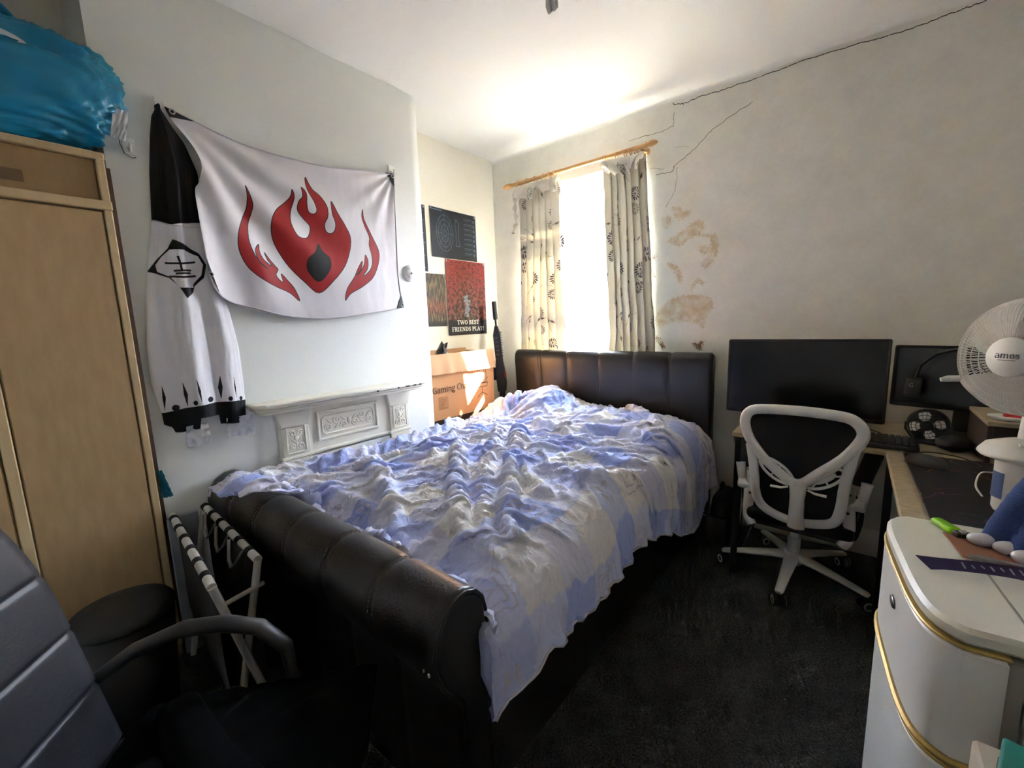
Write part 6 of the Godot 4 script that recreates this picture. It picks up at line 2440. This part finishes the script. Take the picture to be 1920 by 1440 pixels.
	cable("black cables dropping behind the desk to the floor", [Vector3(-0.44, 0.7, 0.05), Vector3(-0.46, 0.4, 0.06), Vector3(-0.45, 0.12, 0.1), Vector3(-0.44, 0.01, 0.3), Vector3(-0.47, 0.008, 0.45), Vector3(-0.5, 0.008, 0.62)], 0.004)
	# black backpack on the floor between bed and desk
	o = thing("backpack", "black backpack on the floor between the bed and desk", "backpack", Vector3(-0.52, 0.002, 0.31))
	st = S()
	rbox(st, Vector3(0, 0.16, 0), Vector3(0.1, 0.31, 0.2), 0.048, 5, Transform3D(Basis(Vector3.BACK, -0.06), Vector3.ZERO), 0.012)
	part("body", st, mat("black_nylon"), o)
	st = S()
	tube(st, [Vector3(0.0, 0.3, 0.04), Vector3(0.0, 0.35, 0.02), Vector3(0.0, 0.35, -0.02), Vector3(0.0, 0.3, -0.04)], 0.008, 6)
	part("handle", st, mat("black_nylon"), o)
	st = S()
	rbox(st, Vector3(0.0, 0.12, 0.105), Vector3(0.11, 0.16, 0.03), 0.014, 3)
	part("pocket", st, mat("black_nylon"), o)


# ---------------------------------------------------------------- white fan
func build_fan() -> void:
	var white := mat("fan_white", rgb(226, 224, 216), 0.4)
	var wire := mat("fan_wire", rgb(214, 210, 200), 0.4)
	var at := Vector3(0.37, 0.897, 1.15)
	var tub := thing("plastic_tub", "white plastic tub with blue label under the fan", "tub", Vector3(at.x - 0.005, 0.7455, at.z))
	var st := S()
	lathe(st, [Vector2(0, 0), Vector2(0.04, 0), Vector2(0.045, 0.01), Vector2(0.048, 0.145), Vector2(0.044, 0.15), Vector2(0, 0.15)], 24, Transform3D.IDENTITY, true)
	part("body", st, white, tub)
	st = S()
	sheet(st, 12, 2, func(u: float, v: float) -> Vector3:
		var a := -lerpf(PI * 0.98, PI * 1.25, u)
		return Vector3(cos(a) * 0.0482, 0.04 + v * 0.07, sin(a) * 0.0482))
	part("label_band", st, mat("blue_label", rgb(60, 84, 130), 0.6), tub)
	var o := thing("table_fan", "white table fan with wire grille at the right edge", "fan", at)
	st = S()
	lathe(st, [Vector2(0, 0), Vector2(0.084, 0), Vector2(0.089, 0.006), Vector2(0.087, 0.012), Vector2(0.075, 0.03), Vector2(0.04, 0.044), Vector2(0.02, 0.05), Vector2(0, 0.05)], 36)
	part("base", st, white, o)
	for k in 4:
		st = S()
		rbox(st, Vector3(-0.02 + k * 0.016, 0.042, 0.055), Vector3(0.012, 0.008, 0.016), 0.002, 2)
		part("button", st, mat("button_cream", rgb(214, 208, 190), 0.5), o)
	st = S()
	tube(st, [Vector3(0, 0.04, 0), Vector3(0, 0.12, 0), Vector3(0.01, 0.2, -0.01)], [0.02, 0.016, 0.018], 14)
	part("neck", st, white, o)
	# head, turned towards the bed
	var head := Transform3D(Basis(Vector3.UP, deg_to_rad(-46.0)) * Basis(Vector3.RIGHT, deg_to_rad(-2.0)), Vector3(-0.022, 0.262, 0.01))
	st = S()
	lathe(st, [Vector2(0, -0.13), Vector2(0.03, -0.128), Vector2(0.045, -0.1), Vector2(0.05, -0.05), Vector2(0.045, -0.035), Vector2(0, -0.03)], 24, head * Transform3D(Basis(Vector3.RIGHT, Vector3.BACK, Vector3.DOWN), Vector3.ZERO))
	part("motor", st, white, o)
	var R := 0.146
	for side in [1.0, -1.0]:
		st = S()
		for k in 96:
			var a := k * TAU / 96
			var d := Vector3(cos(a), sin(a), 0)
			var pts := []
			for i in 7:
				var t := i / 6.0
				var r := lerpf(0.048, R, t)
				pts.append(head * (d * r + Vector3(0, 0, side * (0.006 + 0.044 * sqrt(maxf(0.0, 1.0 - t * t * 0.985))))))
			tube(st, pts, 0.0009, 4)
		for r in [0.07, 0.09, 0.11, 0.13]:
			var ring := []
			var t: float = (r - 0.048) / (R - 0.048)
			for i in 60:
				ring.append(head * Vector3(cos(i * TAU / 60) * r, sin(i * TAU / 60) * r, side * (0.006 + 0.044 * sqrt(1.0 - t * t * 0.985))))
			tube(st, ring, 0.001, 4, true)
		var gr := part("grille_front" if side > 0 else "grille_back", st, wire, o)
		gr.set_meta("kind", "stuff")
	st = S()
	for z in [0.0, 0.012, -0.012]:
		var ring := []
		for i in 72:
			ring.append(head * Vector3(cos(i * TAU / 72) * (R + 0.001), sin(i * TAU / 72) * (R + 0.001), z))
		tube(st, ring, 0.0042 if z == 0.0 else 0.002, 6, true)
	part("grille_rim", st, wire, o)
	for k in 3:
		st = S()
		var a0 := k * TAU / 3 + 0.5
		cloth(st, 12, 10, func(u: float, v: float) -> Vector3:
			var r := 0.03 + v * 0.115
			var w := (u - 0.5) * 1.5 * (0.6 + 0.4 * sin(v * PI * 0.85))
			var a := a0 + w - v * 0.4
			return head * Vector3(cos(a) * r, sin(a) * r, 0.012 - w * 0.022), Vector3(0, 0.0015, 0))
		part("blade", st, mat("blade_white", rgb(206, 204, 196), 0.45), o)
	st = S()
	lathe(st, [Vector2(0, 0), Vector2(0.05, 0.0), Vector2(0.05, 0.006), Vector2(0.047, 0.01), Vector2(0, 0.0125)], 36, head * Transform3D(Basis(Vector3.RIGHT, Vector3.BACK, Vector3.DOWN), Vector3(0, 0, 0.049)))
	var cap := part("centre_cap", st, white, o)
	var navy := mat("navy_print", rgb(36, 40, 72), 0.5)
	lettering("amos", 0.021, navy, cap, head * Transform3D(Basis.IDENTITY, Vector3(0, 0.004, 0.0625)))
	st = S()
	box(st, Vector3(0, -0.008, 0.0625), Vector3(0.036, 0.0014, 0.0006), 0.0, head)
	part("underline", st, navy, cap)
	# slim white lamp arm reaching out to the left behind the fan
	o = thing("desk_lamp", "slim white folding lamp arm poking out left of the fan", "lamp", Vector3(0.52, 0.7455, 0.93))
	st = S()
	tube(st, [Vector3(-0.3, 0.323, 0.03), Vector3(-0.285, 0.327, 0.028), Vector3(-0.15, 0.335, 0.02), Vector3(0.0, 0.342, 0.0)], [0.009, 0.014, 0.015, 0.015], 12, false, 0.7)
	part("head_arm", st, white, o)
	st = S()
	box(st, Vector3(-0.2, 0.3425, 0.026), Vector3(0.05, 0.002, 0.008), 0.0005, Transform3D(Basis(Vector3.BACK, 0.03), Vector3(0, 0.006, 0)))
	part("slot", st, mat("slot_brown", rgb(96, 84, 70), 0.7), o)
	st = S()
	tube(st, [Vector3(0.0, 0.345, 0.0), Vector3(0.0, 0.01, 0.0)], 0.011, 12)
	part("post", st, white, o)
	st = S()
	lathe(st, [Vector2(0, 0), Vector2(0.07, 0), Vector2(0.072, 0.008), Vector2(0.06, 0.016), Vector2(0, 0.018)], 28)
	part("foot", st, white, o)


# ---------------------------------------------------------------- on and beside the fridge
func build_fridge_things() -> void:
	var Y := 0.8015
	# green lighter
	var o := thing("lighter", "green plastic cigarette lighter on the fridge top", "lighter", Vector3(0.188, Y, 1.518), deg_to_rad(-62.0))
	var st := S()
	rbox(st, Vector3(0, 0.008, 0), Vector3(0.062, 0.0155, 0.024), 0.007, 3)
	var lime := mat("lime_plastic", Color(0.45, 0.75, 0.06, 0.75), 0.15)
	lime.albedo_color = rgb(130, 196, 22)
	part("body", st, lime, o)
	st = S()
	rbox(st, Vector3(0.038, 0.008, 0), Vector3(0.016, 0.014, 0.022), 0.003, 2)
	part("hood", st, mat("lighter_metal", rgb(70, 66, 60), 0.35, 0.8), o)
	st = S()
	lathe(st, [Vector2(0, -0.004), Vector2(0.005, -0.004), Vector2(0.005, 0.004), Vector2(0, 0.004)], 10, aim(Vector3(0.043, 0.015, 0), Vector3.BACK), true)
	part("wheel", st, mat("steel"), o)
	# card with white foil eggs
	o = thing("egg_pack", "brown card pack with white foil-covered egg shapes beside towel", "egg pack", Vector3(0.272, Y, 1.585), deg_to_rad(8.0))
	st = S()
	box(st, Vector3(0, 0.0015, 0), Vector3(0.17, 0.003, 0.11), 0.0005)
	part("card", st, mat("brown_card", rgb(140, 92, 66), 0.7), o)
	for p in [[-0.035, -0.02], [-0.005, 0.004], [0.035, -0.02], [0.045, 0.025], [0.07, 0.0], [0.01, 0.034]]:
		st = S()
		blob(st, Vector3(p[0], 0.013, p[1]), Vector3(0.024, 0.014, 0.016), 18, 10)
		part("egg", st, mat("foil_white", rgb(206, 204, 208), 0.25, 0.2), o)
	# bunch of keys and clips
	o = thing("nail_clippers", "steel clippers on a ring in front of the egg pack", "clippers", Vector3(0.24, Y, 1.66), deg_to_rad(-14.0))
	st = S()
	box(st, Vector3(0, 0.006, 0), Vector3(0.075, 0.003, 0.011), 0.001)
	box(st, Vector3(0.004, 0.013, 0), Vector3(0.066, 0.002, 0.01), 0.0008, Transform3D(Basis(Vector3.BACK, 0.1), Vector3.ZERO))
	part("blades", st, mat("steel"), o)
	st = S()
	var ring := []
	for i in 18:
		ring.append(Vector3(0.05 + cos(i * TAU / 18) * 0.014, 0.004, sin(i * TAU / 18) * 0.014))
	tube(st, ring, 0.0014, 5, true)
	part("ring", st, mat("steel"), o)
	st = S()
	tube(st, [Vector3(-0.03, 0.003, 0.012), Vector3(0.01, 0.005, 0.016), Vector3(0.05, 0.003, 0.02)], 0.003, 6)
	part("pen_clip", st, mat("steel"), o)
	# purple wrist band with pale marks
	var im := canvas(256, 32, Color(0.16, 0.12, 0.28))
	for k in 11:
		draw_line_on(im, PackedVector2Array([Vector2(60 + k * 14, 8 + (k * 5) % 6), Vector2(64 + k * 14, 24 - (k * 3) % 7)]), 3.0, Color(0.7, 0.68, 0.76))
	o = thing("wristband", "purple festival wristband curling over the fridge's front", "wristband", Vector3(0.212, Y, 1.715))
	st = S()
	cloth(st, 26, 3, func(u: float, v: float) -> Vector3:
		var x := lerpf(-0.08, 0.14, u)
		var y := 0.004 + 0.014 * sin(u * PI)
		var notch := 0.02 * clampf(1.0 - u / 0.12, 0, 1) * (v - 0.5)
		return Vector3(x + notch, y + 0.011 * (1 - v), 0.02 - 0.05 * u + 0.012 * sin(u * 3.0) + (v - 0.5) * 0.022), Vector3(0, 0.0012, 0), func(u: float, v: float) -> Vector2: return Vector2(u, v))
	part("band", st, printed("band_print", im, 0.6, 0.4), o)
	st = S()
	box(st, Vector3(0.095, 0.015, -0.012), Vector3(0.012, 0.014, 0.026), 0.002)
	part("toggle", st, mat("desk_black"), o)
	o = thing("black_wallet", "black folded wallet beyond the purple wristband", "wallet", Vector3(0.345, Y, 1.75), deg_to_rad(20.0))
	st = S()
	rbox(st, Vector3(0, 0.012, 0), Vector3(0.11, 0.022, 0.085), 0.009, 3)
	part("cover", st, leather("wallet_leather", rgb(24, 24, 26), 0.4), o)
	st = S()
	box(st, Vector3(0, 0.012, 0.041), Vector3(0.09, 0.004, 0.006), 0.001)
	part("edge", st, mat("desk_black"), o)
	# blue towel heaped at the right
	o = thing("towel", "navy blue waffle towel heaped on the fridge's far corner", "towel", Vector3(0.335, Y, 1.535))
	var blue := mat("towel_blue", rgb(58, 74, 116), 0.95, 0.0, 0.2)
	grain(blue, 0.11, 9.0, 9.0, FastNoiseLite.TYPE_CELLULAR, 6)
	blue.rim_enabled = true
	blue.rim = 0.4
	for l in [[-0.01, 0.2, 0.12, 0.0], [0.03, 0.12, 0.105, 0.6], [0.0, 0.15, 0.11, 1.4]]:
		st = S()
		cloth(st, 30, 26, func(u: float, v: float) -> Vector3:
			var a := lerpf(-PI * 0.62, PI * 0.62, u)
			var r: float = l[2] * (1.0 + 0.18 * sin(a * 5.0 + l[3] * 3.0) * v) * lerpf(0.25, 1.0, pow(v, 0.7))
			var y: float = lerpf(l[1], 0.004, pow(v, 1.5)) + 0.01 * noise.get_noise_2d(u * 60 + l[3] * 90, v * 60)
			return Vector3(0.03 - cos(a) * r, maxf(y, 0.004), l[0] + sin(a) * r * 0.9), Vector3(-0.003, 0.003, 0))
		part("fold", st, blue, o)
	# things stacked beside the fridge: dark book, teal box, beige carton
	var hgt := 0.68
	o = thing("carton", "beige carton standing against the fridge's near side", "carton", Vector3(0.3, 0, 2.09))
	st = S()
	box(st, Vector3(0, hgt / 2, 0), Vector3(0.26, hgt, 0.2), 0.004)
	part("body", st, mat("beige_card", rgb(186, 174, 156), 0.85), o)
	st = S()
	box(st, Vector3(0, hgt + 0.001, 0), Vector3(0.26, 0.003, 0.04), 0.0005)
	part("tape", st, mat("tape_brown", rgb(160, 130, 90), 0.5), o)
	o = thing("teal_case", "teal hinged case on the carton beside the fridge", "case", Vector3(0.255, hgt + 0.0035, 2.07), deg_to_rad(-14.0))
	st = S()
	rbox(st, Vector3(0, 0.014, 0), Vector3(0.15, 0.026, 0.1), 0.004, 2)
	part("body", st, mat("teal_plastic", rgb(24, 118, 104), 0.5), o)
	st = S()
	box(st, Vector3(-0.072, 0.014, 0.0), Vector3(0.008, 0.012, 0.03), 0.001)
	part("latch", st, mat("desk_black"), o)
	o = thing("dark_book", "dark grey hardback leaning on the teal case", "book", Vector3(0.29, hgt + 0.0315, 2.07), deg_to_rad(-30.0))
	st = S()
	box(st, Vector3(0, 0.002, 0), Vector3(0.13, 0.004, 0.095), 0.001)
	box(st, Vector3(0, 0.026, 0), Vector3(0.13, 0.004, 0.095), 0.001)
	box(st, Vector3(-0.064, 0.014, 0), Vector3(0.004, 0.028, 0.095), 0.001)
	part("cover", st, mat("book_grey", rgb(46, 46, 48), 0.7), o)
	st = S()
	box(st, Vector3(0.002, 0.014, 0), Vector3(0.122, 0.02, 0.088), 0.001)
	part("pages", st, mat("pages", rgb(214, 208, 194), 0.9), o)


# ---------------------------------------------------------------- odds and ends
func bag_shape(u: float, v: float) -> Vector3:
	var a := -fmod(u, 1.0) * TAU
	var e := (v - 0.5) * PI
	var d := Vector3(cos(e) * cos(a), sin(e), cos(e) * sin(a))
	if v < 0.001 or v > 0.999:
		d = Vector3(0, signf(e), 0)
	# squarish sack, flat below, creased all over
	var q := Vector3(signf(d.x) * pow(absf(d.x), 0.6), signf(d.y) * pow(absf(d.y), 0.75), signf(d.z) * pow(absf(d.z), 0.6))
	var ridge := 1.0 - absf(noise.get_noise_3d(d.x * 7.0 + 5, d.y * 9.0 - d.z * 9.0, d.z * 4.0)) * 2.2
	var fine := 1.0 - absf(noise.get_noise_3d(d.x * 16.0, d.y * 20.0 - d.z * 20.0 + 60, d.z * 8.0)) * 2.0
	var k := 0.85 + 0.18 * ridge + 0.1 * fine
	var p := q * k
	p.y -= 0.22 * p.z * 0.6
	return p


func hook(label: String, at: Vector3, big := false) -> void:
	var o := thing("wall_hook", label, "hook", at, 0.0, "white stick-on wall hooks")
	var m := mat("hook_white", rgb(232, 230, 224), 0.35)
	var st := S()
	rbox(st, Vector3(0.003, 0, 0), Vector3(0.006, 0.056, 0.036), 0.0028, 2)
	part("plate", st, m, o)
	st = S()
	tube(st, [Vector3(0.004, -0.004, 0), Vector3(0.012, -0.016, 0), Vector3(0.022, -0.02, 0), Vector3(0.028, -0.01, 0), Vector3(0.028, 0.002, 0)], 0.004, 8)
	part("prong", st, m, o)


func build_small_things() -> void:
	# blue carrier bag on the wardrobe
	var blue := mat("carrier_blue", rgb(22, 132, 168), 0.28)
	blue.backlight_enabled = true
	blue.backlight = rgb(6, 40, 52)
	var o := thing("carrier_bag", "stuffed bright blue plastic bag on top of the wardrobe", "bag", Vector3(-2.13, 1.901, 2.64))
	var t := Transform3D(Basis.from_scale(Vector3(0.14, 0.165, 0.25)), Vector3(0.02, 0.168, 0.0))
	var st := S()
	st.set_smooth_group(-1)
	sheet(st, 110, 80, func(u: float, v: float) -> Vector3:
		var p := t * bag_shape(u, v)
		p.y = maxf(p.y, 0.002)
		return p, null, 1)
	part("sack", st, blue, o)
	# white printed loop and the pale lining showing at the corner
	st = S()
	var loop := []
	for i in 24:
		var a := i * TAU / 24
		var z := 0.045 + cos(a) * 0.085
		var y := 0.245 + sin(a) * 0.028 + 0.1 * (z - 0.04)
		loop.append(Vector3(0.156 + 0.004 * sin(a * 3.0), y, z))
	tube(st, loop, 0.009, 6, true, 0.25)
	part("printed_loop", st, mat("print_white", rgb(220, 224, 226), 0.5), o)
	st = S()
	cloth(st, 10, 8, func(u: float, v: float) -> Vector3:
		return Vector3(0.13 + 0.01 * noise.get_noise_2d(u * 90, v * 90), 0.05 + v * 0.1, -0.2 - u * 0.04 - 0.02 * v), Vector3(0.002, 0, 0))
	part("lining", st, mat("lining_white", rgb(206, 208, 212), 0.35), o)
	st = S()
	tube(st, [Vector3(0.05, 0.3, 0.12), Vector3(0.08, 0.36, 0.07), Vector3(0.06, 0.38, 0.0), Vector3(0.02, 0.33, -0.06), Vector3(0.04, 0.3, -0.1)], [0.02, 0.024, 0.022, 0.024, 0.02], 8, false, 0.35)
	part("handle", st, blue, o)
	# hooks and a round wall boss
	hook("white stick-on hook holding the robe and flag's upper left corner", Vector3(BREAST_X, 2.128, 2.272))
	hook("white stick-on hook on bare wall between bag and robe", Vector3(BREAST_X, 1.954, 2.384))
	hook("white stick-on hook above the flag's right corner", Vector3(BREAST_X, 2.14, 1.26))
	st = S()
	tube(st, [Vector3(-2.055, 1.985, 2.405), Vector3(-2.05, 1.955, 2.408), Vector3(-2.05, 1.925, 2.398), Vector3(-2.05, 1.915, 2.38), Vector3(-2.052, 1.92, 2.368)], 0.0014, 5)
	single("string_loop", st, mat("string_brown", rgb(96, 84, 70), 0.9), "thin brown string looped round the bare hook", "string")
	o = thing("wall_boss", "round white plastic fitting on the wall right of the flag", "wall fitting", Vector3(BREAST_X, 1.591, 1.182))
	st = S()
	lathe(st, [Vector2(0.046, 0), Vector2(0.046, 0.008), Vector2(0.04, 0.014), Vector2(0.034, 0.014), Vector2(0.03, 0.02), Vector2(0.018, 0.024), Vector2(0, 0.025)], 32, aim(Vector3.ZERO, Vector3.RIGHT))
	part("dome", st, mat("hook_white"), o)
	st = S()
	lathe(st, [Vector2(0.008, 0.02), Vector2(0.007, 0.03), Vector2(0, 0.031)], 14, aim(Vector3.ZERO, Vector3.RIGHT))
	part("screw", st, mat("boss_grey", rgb(176, 172, 164), 0.5), o)
	# pendant with an unlit low-energy bulb
	o = thing("pendant_bulb", "unlit twin-tube low-energy bulb hanging from the ceiling", "pendant light", Vector3(-0.76, CEIL, 1.613))
	st = S()
	lathe(st, [Vector2(0.05, 0), Vector2(0.05, -0.01), Vector2(0.03, -0.03), Vector2(0.006, -0.04), Vector2(0, -0.04)], 24)
	part("ceiling_rose", st, mat("hook_white"), o)
	st = S()
	tube(st, [Vector3(0, -0.03, 0), Vector3(0, -0.17, 0)], 0.003, 8)
	part("flex", st, mat("hook_white"), o)
	st = S()
	lathe(st, [Vector2(0, -0.25), Vector2(0.022, -0.25), Vector2(0.022, -0.2), Vector2(0.012, -0.165), Vector2(0, -0.165)], 20)
	part("holder", st, mat("hook_white"), o)
	for s in [-1.0, 1.0]:
		st = S()
		tube(st, [Vector3(s * 0.009, -0.25, 0.009), Vector3(s * 0.009, -0.38, 0.009), Vector3(s * 0.009, -0.39, 0.0), Vector3(s * 0.009, -0.38, -0.009), Vector3(s * 0.009, -0.25, -0.009)], 0.0062, 10)
		part("glass_tube", st, mat("bulb_glass", rgb(206, 206, 204), 0.2), o)
